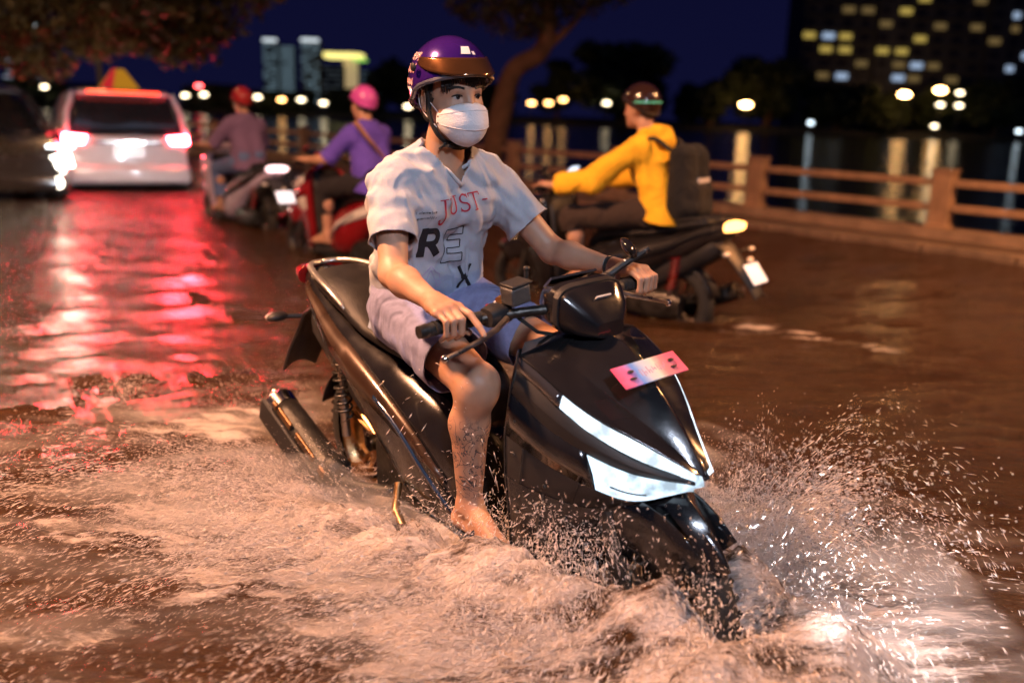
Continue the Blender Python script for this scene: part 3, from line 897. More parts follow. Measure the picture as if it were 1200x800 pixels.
def make_scooter(M, label, group, paint, paint2, lit_front=True, lit_tail=None, plate_back=None, detail=True, plate_front=False, tail_w=1.0):
    R = empty('scooter', label, 'scooter', M=M, group=group)
    wheel(R, 1.28, .285, .285, .09, M_DMET, -1, 'front_wheel', detail)
    wheel(R, 0.0, .285, .285, .11, M_GOLD if detail else M_DMET, 0, 'rear_wheel', detail)
    # fork
    for s in (-1, 1):
        b = MB(); b.tube([(1.15, s * .07, .66), (1.235, s * .075, .42), (1.285, s * .075, .285)], [.024, .027, .024], 12)
        b.build('fork_leg', M_DMET, R)
    # ------- front mudguard
    rows = []
    for i in range(25):
        a = math.radians(38 + (165 - 38) * i / 24)
        tt = i / 24
        rad = .318 + .022 * math.sin(PI * tt)
        w = .020 + .055 * min(1, tt * 2.8) ** .8
        row = []
        for k in range(11):
            u = -1 + 2 * k / 10
            drop = (abs(u) ** 2.4) * (.075 + .05 * math.sin(PI * min(1, tt * 1.3)))
            row.append((1.28 + (rad - drop) * math.cos(a), u * w, .285 + (rad - drop) * math.sin(a) + .0))
        rows.append(row)
    b = MB(); b.grid(rows); o = b.build('front_mudguard', paint, R, sharp=None); solid(o, .004)
    # nose blade that reaches past the tyre
    b = MB()
    b.add([(1.525, 0, .470), (1.44, -.045, .545), (1.36, -.055, .605), (1.36, .055, .605), (1.44, .045, .545), (1.45, 0, .575), (1.37, 0, .635), (1.47, -.05, .47), (1.47, .05, .47)],
          [(0, 1, 5), (0, 5, 4), (1, 2, 6, 5), (5, 6, 3, 4), (0, 7, 1), (0, 4, 8)])
    o = b.build('mudguard_tip', paint, R, sharp=25); solid(o, .005); bevel(o, .003)
    for s in (-1, 1):
        b = MB(); rows = [[(1.28 + r * math.cos(math.radians(a)), s * (.066 + .03 * (a - 40) / 120), .285 + r * math.sin(math.radians(a))) for a in range(48, 181, 12)] for r in (.318, .26, .20, .15)]
        b.grid(rows); o = b.build('mudguard_side', paint, R, sharp=None); solid(o, .005)
    # ------- fairing
    A, B, C, D, E_, F_, G, H, I = map(cm6, (FA, FB, FC, FD, FE, FF, FG, FH, FI))
    b = MB(); b.grid([A, B, C]); b.grid(mir([A, B, C])[::-1]); o = b.build('front_cowl', paint, R, sharp=18); solid(o, .005); bevel(o, .0025, 2, 15)
    n = len(C)
    for s in (-1, 1):
        def fx(rows): return rows if s < 0 else mir(rows)
        k0 = 10
        # dark lens of the indicator at the back, light bar in front
        b = MB(); b.grid(fx([[off(p, (.004, -.004, -.003)) for p in C[:k0 + 1]], [off(p, (.004, -.004, .003)) for p in D[:k0 + 1]]])); o = b.build('indicator', M_LENS, R); solid(o, .004)
        in1 = [lerp(C[i], D[i], .10) for i in range(k0, n)]; in2 = [lerp(C[i], D[i], .5) for i in range(k0, n)]; in3 = [lerp(C[i], D[i], .93) for i in range(k0, n)]
        in2 = [off(p, (.007, -.006, 0)) for p in in2]
        b = MB(); b.grid(fx([in1, in2, in3])); o = b.build('light_bar', E_BAR if lit_front else M_LENS, R, sharp=None); solid(o, .004)
        # trim between light bar and lamp
        b = MB(); mid = [off(lerp(D[i], E_[i], .5), (.006, -.005, 0)) for i in range(n)]
        b.grid(fx([D, mid, E_])); o = b.build('lamp_trim', paint2, R, sharp=20); solid(o, .004); bevel(o, .002, 2, 15)
        # headlamp
        k1 = 15
        r1 = [lerp(E_[i], F_[i], .05) for i in range(k1, n)]; r3 = [lerp(E_[i], F_[i], .97) for i in range(k1, n)]
        r2 = [off(lerp(E_[i], F_[i], .5), (.012, -.006, 0)) for i in range(k1, n)]
        b = MB(); b.grid(fx([r1, r2, r3])); o = b.build('headlamp', E_HEAD if lit_front else M_LENS, R, sharp=None); solid(o, .004)
        if lit_front:
            b = MB(); b.grid(fx([[off(lerp(E_[i], F_[i], .60), (.0125, -.0075, 0)) for i in range(k1 + 2, n - 4)], [off(lerp(E_[i], F_[i], .66), (.012, -.0075, 0)) for i in range(k1 + 2, n - 4)]])); b.build('reflector_line', M_BLUE, R)
        b = MB(); b.grid(fx([E_[:k1 + 1], [off(lerp(E_[i], F_[i], .5), (0, -.006, 0)) for i in range(k1 + 1)], F_[:k1 + 1]])); o = b.build('upper_side_panel', paint, R, sharp=25); solid(o, .005)
        b = MB(); b.grid(fx([F_, G])); o = b.build('middle_side_panel', paint2, R, sharp=30); solid(o, .005); bevel(o, .003, 2, 20)
        b = MB(); b.grid(fx([G, H, I])); o = b.build('lower_side_panel', paint, R, sharp=30); solid(o, .005); bevel(o, .003, 2, 20)
        if detail:
            for (ra, rb, ta, tb) in ((F_, G, 4, 4), (F_, G, 13, 14), (G, H, 9, 9)):
                b = MB(); pth = [off(lerp(ra[ta], rb[tb], u / 8), (.002, -.0025, 0)) for u in range(9)]
                b.tube(fx([pth])[0], .0022, 5); b.build('panel_seam', M_RUB, R, sharp=None)
            for p_ in (lerp(F_[2], G[2], .3), lerp(F_[9], G[9], .7), lerp(G[3], H[3], .6), lerp(E_[2], F_[2], .5), lerp(G[14], H[14], .4)):
                p_ = fx([[off(p_, (.001, -.004, 0))]])[0][0]
                b = MB(); b.ell(p_, (.006, .004, .006), 6); b.build('screw', M_DMET, R)
        # rear edge flange of the leg shield
        ed = [C[0], D[0], E_[0], F_[0], G[0], H[0], I[0]]
        b = MB(); b.grid(fx([[p for p in ed], [off(p, (-.035, .03, 0)) for p in ed], [off(p, (-.03, .09, -.0)) for p in ed]])); o = b.build('leg_shield_edge', paint, R, sharp=30); solid(o, .005)
    # inner leg shield
    b = MB(); rows = []
    for z, x, w in ((.93, .985, .14), (.86, .955, .15), (.72, .925, .16), (.58, .92, .15), (.44, .905, .14), (.31, .89, .14)):
        rows.append([(x - .02 * math.cos(u * PI / 2), u * w, z) for u in (-1, -.6, -.2, .2, .6, 1)])
    b.grid(rows); o = b.build('inner_leg_shield', M_MATT, R, sharp=None); solid(o, .008)
    b = MB(); b.add([(.955, -.15, .93), (1.0, -.2, .921), (1.0, .2, .921), (.955, .15, .93), (1.04, 0, .975), (.965, 0, .945)], [(0, 1, 4, 5), (5, 4, 2, 3)]); o = b.build('leg_shield_top', paint, R, smooth=False); solid(o, .006)
    # floor
    b = MB(); b.loft([superring(x, z0, z1, w, 20, 5) for x, z0, z1, w in ((.62, .20, .33, .12), (.70, .19, .295, .165), (.85, .19, .285, .17), (.93, .20, .30, .165))]); b.build('floor_board', M_MATT, R)
    # ------- handlebar cover, meter
    b = MB()
    b.loft([superring(x, z0, z1, w, 24, 4.2) for x, z0, z1, w in ((.925, .990, 1.045, .075), (.955, .975, 1.070, .100), (1.00, .965, 1.084, .114), (1.045, .958, 1.072, .108), (1.085, .955, 1.035, .082), (1.112, .955, .995, .045))])
    o = b.build('handlebar_cover', paint, R, sharp=28)
    b = MB(); b.loft([superring(x, z0, z1, w, 20, 4) for x, z0, z1, w in ((1.018, .960, 1.084, .1155), (1.026, .957, 1.082, .1165), (1.034, .957, 1.079, .1145))]); b.build('cover_band', M_MATT, R, sharp=28)
    b = MB(); b.add([(.925, -.06, 1.050), (.925, .06, 1.050), (.975, .080, 1.086), (.975, -.080, 1.086)], [(0, 1, 2, 3)]); o = b.build('meter', M_LENS, R, smooth=False); solid(o, .006, 1)
    b = MB(); b.box((1.074, .005, 1.050), (.004, .05, .010), Matrix.Rotation(.75, 3, 'Y')); b.build('cover_emblem', M_WPL, R)
    b = MB(); b.tube([(1.02, 0, .97), (1.00, 0, 1.0)], .035, 12); b.build('steering_neck', M_MATT, R)
    for s in (-1, 1):
        b = MB(); b.tube([(.985, s * .10, 1.015), (.935, s * .17, 1.005), (.895, s * .24, .995)], .0135, 10); b.build('handlebar_tube', M_DMET, R)
        gx = lambda y: .885 + (.27 - abs(y)) * .05
        b = MB(); b.tube([(gx(.255), s * .235, .994), (gx(.30), s * .30, .993), (gx(.40), s * .395, .990)], [.0175, .0172, .0172], 14); g = b.build('grip', M_RUB, R)
        b = MB()
        for k in range(9): b.tube([(gx(.29), s * (.255 + k * .015), .9935), (gx(.29), s * (.260 + k * .015), .9935)], .0188, 12)
        b.build('grip_rib', M_RUB, g)
        b = MB(); b.tube([(.879, s * .395, .990), (.877, s * .420, .989)], [.0185, .016], 12); b.build('bar_end', M_DMET, g)
        b = MB(); b.loft([superring(s * y, z0, z1, w, 14, 3) for y, z0, z1, w in ((.17, .98, 1.025, .028), (.205, .97, 1.03, .034), (.235, .975, 1.02, .027))])
        b.v = [(.905 + p[1], p[0], p[2]) for p in b.v]
        sw = b.build('switch_housing', M_MATT, R)
        b = MB(); b.ell((.878, s * .205, 1.018), (.009, .009, .006), 6); b.build('button', M_RED if s < 0 else M_AMB, sw)
        b = MB(); b.ell((.880, s * .182, 1.024), (.007, .007, .005), 6); b.build('button', M_WPL, sw)
        b = MB(); b.tube([(.945, s * .20, 1.00), (.965, s * .25, .985), (.972, s * .31, .968), (.965, s * .365, .950), (.955, s * .392, .940)], [.008, .0075, .007, .006, .006], 8); lv = b.build('brake_lever', M_STEEL, R)
        b = MB(); b.ell((.954, s * .398, .938), (.011, .011, .011), 7); b.build('lever_ball', M_CHROME, lv)
        b = MB(); b.tube([(.93, s * .165, 1.0), (.97, s * .12, .955), (1.02, s * .05, .94)], .005, 6); b.build('cable', M_RUB, R)
    # brake reservoir, throttle sleeve
    b = MB(); b.box((.935, -.165, 1.055), (.052, .060, .048), Matrix.Rotation(.15, 3, 'X')); o = b.build('brake_reservoir', mat('grey_cast_metal', (.10, .10, .10), .5, metal=.5, bump=.3), R); bevel(o, .006)
    b = MB(); b.box((.935, -.165, 1.083), (.056, .064, .008), Matrix.Rotation(.15, 3, 'X')); bevel(b.build('reservoir_cap', M_MATT, R), .003)
    b = MB(); b.tube([(.88, -.11, 1.045), (.895, -.185, 1.03)], [.0125, .0125], 12); b.build('throttle_sleeve', M_GOLD, R)
    b = MB(); b.tube([(.935, -.13, 1.06), (.935, -.13, 1.11)], .006, 8); b.ell((.935, -.13, 1.115), (.009, .009, .007), 6); b.build('mirror_socket_bolt', M_DMET, R)
    # mirror on the left bar only
    b = MB(); b.ell((.93, .165, 1.045), (.02, .02, .017), 8); b.tube([(.93, .165, 1.05), (.945, .20, 1.075), (.965, .285, 1.115)], [.013, .011, .009], 8)
    mi = b.build('mirror', M_MATT, R)
    b = MB(); R3 = Matrix.Rotation(.9, 3, 'Z') @ Matrix.Rotation(-.7, 3, 'Y')
    b.ell((.935, .24, 1.118), (.016, .05, .033), 9, R3); b.build('mirror_head', paint, mi)
    for k in range(3):
        b = MB(); b.ell((.948 + .008 * k, .215 + .03 * k, 1.086 + .012 * k), (.0085, .0085, .0085), 6); b.build('bolt', M_STEEL, mi)
    # ------- rear body
    st = [(-.41, .775, .855, .045), (-.34, .725, .862, .085), (-.24, .67, .845, .12), (-.12, .60, .80, .148), (.02, .555, .765, .172), (.15, .46, .74, .186), (.28, .34, .725, .192),
          (.42, .235, .69, .195), (.55, .205, .65, .190), (.66, .20, .60, .172), (.74, .20, .46, .14)]
    b = MB(); b.loft([superring(x, z0, z1, w, 36, 2.7) for x, z0, z1, w in st]); b.build('rear_body', paint, R, sharp=50)
    # crease panels standing proud on either flank
    for s in (-1, 1):
        def fl(x, zt):
            for i in range(len(st) - 1):
                if st[i][0] <= x <= st[i + 1][0]:
                    t = (x - st[i][0]) / (st[i + 1][0] - st[i][0]); q = [st[i][j] + (st[i + 1][j] - st[i][j]) * t for j in range(4)]
                    zc, hh = (q[1] + q[2]) / 2, (q[2] - q[1]) / 2
                    u = max(-.97, min(.97, (zt - zc) / hh))
                    return q[3] * (1 - abs(u) ** 2.7) ** (1 / 2.7)
            return .1
        up = [(-.30, .83), (-.2, .80), (-.1, .765), (0, .735), (.12, .70), (.25, .655), (.38, .60), (.52, .53), (.64, .44)]
        dn = [(-.30, .795), (-.2, .755), (-.1, .70), (0, .645), (.12, .60), (.25, .56), (.38, .52), (.52, .47), (.64, .41)]
        b = MB(); b.grid([[(x, s * (fl(x, z) + .008), z) for x, z in catmull2(up)], [(x, s * (fl(x, z) + .016), z) for x, z in catmull2([((a[0]), (a[1] + c[1]) / 2) for a, c in zip(up, dn)])], [(x, s * (fl(x, z) + .008), z) for x, z in catmull2(dn)]])
        o = b.build('tail_side_panel', M_BRZ if detail else paint2, R, sharp=40); solid(o, .006)
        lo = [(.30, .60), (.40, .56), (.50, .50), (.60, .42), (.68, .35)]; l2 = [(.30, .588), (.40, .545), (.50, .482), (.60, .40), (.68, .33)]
        b = MB(); b.grid([[(x, s * (fl(min(x, .73), z) + .019), z) for x, z in catmull2(lo)], [(x, s * (fl(min(x, .73), z) + .021), z) for x, z in catmull2(l2)]]); o = b.build('crease_highlight', M_BLUE, R); solid(o, .004)  # blue strip paints the reflected highlight along the crease
        if detail and s < 0:
            b = MB()
            for q, (x, z) in enumerate(((.010, .640), (.045, .622), (.080, .604))):
                y = -(fl(x, z) + .019)
                b.box((x, y, z), (.022, .003, .006), Matrix.Rotation(.5, 3, 'Y')); b.box((x + .003, y, z - .012), (.018, .003, .005), Matrix.Rotation(.5, 3, 'Y'))
                if q != 1: b.box((x - .008, y, z - .006), (.005, .003, .016), Matrix.Rotation(.5, 3, 'Y'))
            b.build('side_emblem', M_CHROME, R, smooth=False)
    # seat
    b = MB(); b.loft([superring(x, z0, z1, w, 28, 2.6) for x, z0, z1, w in ((-.27, .83, .872, .08), (-.22, .81, .888, .115), (-.1, .775, .872, .128), (.0, .75, .85, .135), (.06, .735, .815, .14), (.14, .72, .785, .142), (.28, .70, .772, .138), (.42, .68, .768, .12), (.54, .65, .755, .10), (.62, .60, .715, .085), (.67, .55, .65, .06))])
    b.build('seat', M_SEAT, R, sharp=None)
    # grab rail
    for s in (-1, 1):
        b = MB(); pts = catmull([(.02, s * .125, .80), (-.06, s * .135, .845), (-.17, s * .125, .872), (-.27, s * .095, .880), (-.34, s * .055, .876), (-.365, 0, .872)], 5)
        rg = []
        for i, p in enumerate(pts):
            rg.append([(p[0], p[1] + .013 * math.cos(2 * PI * k / 10), p[2] + .009 * math.sin(2 * PI * k / 10)) for k in range(10)] if i < len(pts) * .8 else [(p[0] + .012 * math.cos(2 * PI * k / 10) * (1 if s > 0 else -1), p[1], p[2] + .009 * math.sin(2 * PI * k / 10)) for k in range(10)])
        b.loft(rg); b.build('grab_rail', mat('satin_silver', (.5, .48, .45), .28, metal=.8) if detail else M_MATT, R, sharp=None)
        b = MB(); b.tube([(-.19, s * .10, .83), (-.20, s * .115, .87)], .011, 8); b.build('rail_bracket', M_MATT, R)
    # tail lamp
    b = MB(); b.loft([superring(x, z0, z1, w, 20, 3) for x, z0, z1, w in ((-.435, .818, .850, .05 * tail_w), (-.42, .805, .862, .08 * tail_w), (-.37, .795, .866, .095 * tail_w))]); b.build('tail_lamp', lit_tail or M_RED, R)
    # rear mudguard / plate hanger
    rows = []
    for x, z, w in ((-.26, .74, .10), (-.36, .69, .095), (-.44, .60, .085), (-.53, .50, .08), (-.60, .40, .075)):
        rows.append([(x - .012 * (1 - u * u), u * w, z + .03 * (1 - u * u)) for u in (-1, -.75, -.4, 0, .4, .75, 1)])
    b = MB(); b.grid(rows); o = b.build('rear_mudguard', M_MATT, R, sharp=None); solid(o, .012); bevel(o, .004)
    rows = []
    for a in range(20, 176, 12):
        r = .305; aa = math.radians(a)
        rows.append([(r * math.cos(aa), u * .07, .285 + (r - .03 * u * u) * math.sin(aa)) for u in (-1, -.5, 0, .5, 1)])
    b = MB(); b.grid(rows); o = b.build('wheel_hugger', M_MATT, R, sharp=None); solid(o, .005)
    b = MB(); b.loft([superring(x, z0, z1, w, 20, 3) for x, z0, z1, w in ((-.34, .66, .76, .06), (-.28, .60, .76, .10), (-.12, .50, .70, .115), (.06, .40, .62, .12), (.2, .34, .5, .11))]); b.build('under_tail', M_MATT, R)
    for s in (-1, 1):
        b = MB(); b.tube([(-.40, s * .07, .67), (-.415, s * .13, .675)], .01, 8); b.ell((-.42, s * .165, .678), (.028, .042, .018), 8); ind = b.build('rear_indicator', M_MATT, R)
        b = MB(); b.ell((-.428, s * .168, .678), (.026, .038, .016), 8); b.build('indicator_lens', M_WPL, ind)
    if plate_back:
        b = MB(); b.box((-.555, 0, .555), (.006, .19, .14), Matrix.Rotation(.65, 3, 'Y')); o = b.build('number_plate', plate_back, R, smooth=False); bevel(o, .004)
        b = MB(); b.tube([(-.50, 0, .63), (-.525, 0, .64)], .018, 8); b.build('plate_lamp', M_WPL, R)
    # swing unit, engine, shocks, muffler
    b = MB(); b.loft([superring(x, z0, z1, w, 18, 3, .10) for x, z0, z1, w in ((-.10, .22, .35, .035), (0, .19, .38, .05), (.15, .19, .37, .055), (.32, .20, .40, .06), (.40, .22, .38, .05))]); b.build('transmission_case', M_DMET, R)
    b = MB(); b.box((.30, -.06, .30), (.26, .13, .18)); b.tube([(.35, -.05, .30), (.55, -.05, .27)], [.085, .07], 12)
    for k in range(5): b.tube([(.40 + k * .03, -.05, .29), (.408 + k * .03, -.05, .289)], .095, 14)
    bevel(b.build('engine', M_DMET, R), .01)
    for s in (-1, 1):
        b = MB(); p0, p1 = Vector((-.02, s * .125, .33)), Vector((-.06, s * .115, .62))
        b.tube([p0, p0.lerp(p1, .45)], .016, 10); b.tube([p0.lerp(p1, .4), p1], .009, 8); sh = b.build('shock_absorber', M_STEEL, R)
        pts = []
        for i in range(90):
            t = .25 + .7 * i / 89; c = p0.lerp(p1, t); a = i / 89 * 2 * PI * 7.5
            pts.append((c.x + .028 * math.cos(a), c.y + .028 * math.sin(a), c.z))
        b = MB(); b.tube(pts, .0048, 6); b.build('spring', M_DMET if detail else M_RED, sh, sharp=None)
    b = MB(); pts = [(.30, -.13, .24), (.16, -.19, .225), (.05, -.215, .235), (-.12, -.22, .295), (-.29, -.225, .365)]
    b.tube(catmull(pts, 4), [.02] * 8 + [.05] + [.058] * 8, 14); b.ell((.05, -.215, .25), (.05, .058, .058), 8); mu = b.build('muffler', M_EXH, R, sharp=None)
    b = MB(); b.tube([(-.29, -.225, .365), (-.330, -.227, .386), (-.340, -.2275, .390)], [.060, .062, .050], 18); b.build('muffler_cap', M_CHROME if detail else M_DMET, mu)
    b = MB(); b.tube([(-.32, -.21, .375), (-.385, -.212, .402)], [.02, .02], 10); b.build('tail_pipe', M_STEEL, mu)
    b = MB(); R3 = Matrix.Rotation(.41, 3, 'Y')
    b.box((-.135, -.287, .282), (.46, .014, .095), R3); o = b.build('heat_shield', M_MATT, mu, smooth=False); bevel(o, .02, 3)
    for k, (x, z, l) in enumerate(((-.20, .372, .10), (-.06, .312, .13), (.05, .262, .04), (-.27, .398, .03))):
        b = MB(); b.box((x, -.268, z), (l, .012, .028), R3); bevel(b.build('heat_shield_strip', M_OLDG, mu, smooth=False), .004)
    b = MB(); b.tube([(.40, -.185, .33), (.44, -.225, .265), (.56, -.255, .215)], [.013, .014, .014], 10); b.build('passenger_peg', M_GOLD, R)
    for k in range(6):
        pass
    if plate_front:
        R3 = Matrix.Rotation(math.atan2(.031, .05), 3, 'Y')
        c = Vector((1.247, 0, .905))
        b = MB(); b.box(c, (.066, .222, .004), R3); o = b.build('front_plate', M_PLATE, R, smooth=False); bevel(o, .004, 2)
        for y in (-.065, .078):
            b = MB(); b.ell(c + R3 @ Vector((-.008, y, .005)), (.006, .011, .003), 6); b.ell(c + R3 @ Vector((.012, y - .006, .004)), (.005, .012, .002), 6); b.build('plate_bolt', M_MATT, o)
        b = MB(); r9 = random.Random(5)
        for k in range(11):
            y = -.035 + k * .0085
            b.box(c + R3 @ Vector((r9.uniform(-.006, .006), y, .0024)), (r9.uniform(.010, .022), .0022, .0008), R3)
            if k % 2: b.box(c + R3 @ Vector((r9.uniform(-.008, .008), y + .003, .0024)), (.0022, .007, .0008), R3)
        pr = b.build('faded_print', mat('faded_plate_print', (.45, .30, .45), .4), o, smooth=False); pr['kind'] = 'stuff'
        for y in (-.05, .05):
            b = MB(); b.tube([c + R3 @ Vector((0, y, 0)), c + R3 @ Vector((0, y, -.03))], .006, 8); b.build('plate_bracket', M_MATT, R)
    return R
def catmull2(P):
    return [(p[0], p[1]) for p in catmull([(a, 0, b) for a, b in P], 3)] if False else [(p[0], p[2]) for p in catmull([(a, 0, b) for a, b in P], 3)]

# front plate: pink ends and a blue centre with faded print
M_PLATE = bpy.data.materials.new('printed_plate'); M_PLATE.use_nodes = True
t, N, L = nt(M_PLATE); b = N['Principled BSDF']
tc = N.new('ShaderNodeTexCoord'); sp = N.new('ShaderNodeSeparateXYZ'); L.new(tc.outputs['Object'], sp.inputs[0])
mr = N.new('ShaderNodeMapRange'); mr.inputs['From Min'].default_value = -.111; mr.inputs['From Max'].default_value = .111; L.new(sp.outputs['Y'], mr.inputs['Value'])
nz = N.new('ShaderNodeTexNoise'); nz.inputs['Scale'].default_value = 28; L.new(tc.outputs['Object'], nz.inputs[0])
ma = N.new('ShaderNodeMath'); ma.operation = 'MULTIPLY_ADD'; ma.inputs[1].default_value = .16; L.new(nz.outputs[0], ma.inputs[0]); L.new(mr.outputs[0], ma.inputs[2])
cr = N.new('ShaderNodeValToRGB'); el = cr.color_ramp.elements
el[0].position = .10; el[0].color = (.75, .10, .22, 1); el[1].position = 1.0; el[1].color = (.72, .10, .20, 1)
for p, c in ((.24, (.60, .16, .38, 1)), (.36, (.10, .28, .75, 1)), (.5, (.45, .55, .72, 1)), (.66, (.62, .66, .58, 1)), (.78, (.55, .22, .25, 1))):
    e = el.new(p); e.color = c
L.new(ma.outputs[0], cr.inputs[0]); L.new(cr.outputs[0], b.inputs['Base Color'])
b.inputs['Roughness'].default_value = .3

main_scooter = make_scooter(BIKE_M, 'large glossy black scooter in the foreground with lit white headlights and pink-blue front plate', None, M_BLK, M_MATT, plate_front=True)
# ------------------------------------------------------------------ people
def skinmat():
    m = bpy.data.materials.new('skin'); m.use_nodes = True
    t, N, L = nt(m); b = N['Principled BSDF']
    tc = N.new('ShaderNodeTexCoord')
    n1 = N.new('ShaderNodeTexNoise'); n1.inputs['Scale'].default_value = 14; n1.inputs['Detail'].default_value = 6; L.new(tc.outputs['Object'], n1.inputs[0])
    cr = N.new('ShaderNodeValToRGB'); cr.color_ramp.elements[0].position = .3; cr.color_ramp.elements[0].color = (.40, .205, .13, 1); cr.color_ramp.elements[1].position = .7; cr.color_ramp.elements[1].color = (.53, .31, .205, 1)
    L.new(n1.outputs[0], cr.inputs[0])
    # tattoo ink lines on the shin
    at = N.new('ShaderNodeAttribute'); at.attribute_name = 'ink'
    n2 = N.new('ShaderNodeTexNoise'); n2.inputs['Scale'].default_value = 17; n2.inputs['Detail'].default_value = 3; n2.inputs['Distortion'].default_value = 2.5; L.new(tc.outputs['Object'], n2.inputs[0])
    m1 = N.new('ShaderNodeMath'); m1.operation = 'SUBTRACT'; m1.inputs[1].default_value = .5; L.new(n2.outputs[0], m1.inputs[0])
    m2 = N.new('ShaderNodeMath'); m2.operation = 'ABSOLUTE'; L.new(m1.outputs[0], m2.inputs[0])
    m3 = N.new('ShaderNodeMapRange'); m3.inputs['From Min'].default_value = .012; m3.inputs['From Max'].default_value = .034; m3.inputs['To Min'].default_value = 1; m3.inputs['To Max'].default_value = 0.12; L.new(m2.outputs[0], m3.inputs[0])
    m4 = N.new('ShaderNodeMath'); m4.operation = 'MULTIPLY'; L.new(m3.outputs[0], m4.inputs[0]); L.new(at.outputs['Fac'], m4.inputs[1])
    mx = N.new('ShaderNodeMixRGB'); mx.inputs[2].default_value = (.05, .045, .05, 1); L.new(m4.outputs[0], mx.inputs[0]); L.new(cr.outputs[0], mx.inputs[1])
    L.new(mx.outputs[0], b.inputs['Base Color'])
    b.inputs['Roughness'].default_value = .48
    b.inputs['Subsurface Weight'].default_value = .08; b.inputs['Subsurface Radius'].default_value = (.02, .008, .004); b.inputs['Subsurface Scale'].default_value = .5
    n3 = N.new('ShaderNodeTexNoise'); n3.inputs['Scale'].default_value = 220; L.new(tc.outputs['Object'], n3.inputs[0])
    bp = N.new('ShaderNodeBump'); bp.inputs['Strength'].default_value = .25; bp.inputs['Distance'].default_value = .002; L.new(n3.outputs[0], bp.inputs['Height']); L.new(bp.outputs[0], b.inputs['Normal'])
    return m
SKIN = skinmat()
M_HAIR = mat('black_hair', (0.012, 0.010, 0.010), .38, bump=.5, bscale=300)
M_EYEW = mat('eye_white', (.42, .38, .36), .25, var=0)
M_IRIS = mat('dark_iris', (.015, .008, .006), .08, coat=1, var=0)
M_MASK = mat('mask_fabric', (.74, .74, .78), .85, bump=.35, bscale=260, var=.04)
M_STRAP = mat('black_webbing', (.015, .015, .016), .7, bump=.4, bscale=300)

def clothmat(name, col, col2=None, bumpd=.25, sheen=.02, tint=None):
    m = mat(name, col, .85, bump=bumpd, bscale=420, var=.10, vscale=60, sheen=sheen, fold=.006)
    return m

def headprims(h, turn=0.0, sc=1.0, ear=True, face=True):
    """h = point between the ears"""
    R = Matrix.Rotation(turn, 3, 'Z')
    def P(x, y, z): return tuple(Vector(h) + R @ Vector((x, y, z)) * sc)
    Rn = np.array(R)
    p = [('e', P(-.008, 0, .038), (.100 * sc, .079 * sc, .092 * sc), .01, Rn),
         ('e', P(.032, 0, -.018), (.066 * sc, .063 * sc, .085 * sc), .03, Rn),
         ('e', P(.036, 0, -.070), (.050 * sc, .050 * sc, .042 * sc), .03, Rn),
         ('c', P(.070, -.010, -.098), P(.070, .010, -.098), .021 * sc, .021 * sc, .02)]
    if face:
        p += [('c', P(.062, -.040, -.022), P(.055, -.050, -.030), .022 * sc, .02 * sc, .02), ('c', P(.062, .040, -.022), P(.055, .050, -.030), .022 * sc, .02 * sc, .02),
              ('c', P(.081, -.030, .031), P(.081, .030, .031), .013 * sc, .013 * sc, .02),
              ('-e', P(.108, -.032, .010), (.022 * sc, .021 * sc, .015 * sc), .012, Rn), ('-e', P(.108, .032, .010), (.022 * sc, .021 * sc, .015 * sc), .012, Rn),
              ('c', P(.092, 0, .014), P(.112, 0, -.030), .0075 * sc, .012 * sc, .016), ('c', P(.098, -.012, -.036), P(.098, .012, -.036), .009 * sc, .009 * sc, .012)]
        for s in (-1, 1):
            p += [('c', P(.0845, s * .0190, .0195), P(.0795, s * .045, .0205), .0044 * sc, .0040 * sc, .005),
                  ('c', P(.0850, s * .0190, .0005), P(.0795, s * .043, .0025), .0040 * sc, .0038 * sc, .005)]
    if ear:
        for s in (-1, 1):
            R2 = np.array(R @ Matrix.Rotation(s * .35, 3, 'Z'))
            p += [('e', P(-.012, s * .084, .002), (.019 * sc, .008 * sc, .033 * sc), .008, R2), ('-e', P(-.006, s * .092, .002), (.010 * sc, .007 * sc, .020 * sc), .004, R2),
                  ('c', P(-.004, s * .080, -.024), P(-.004, s * .080, -.026), .008 * sc, .008 * sc, .006)]
    return p, P, R

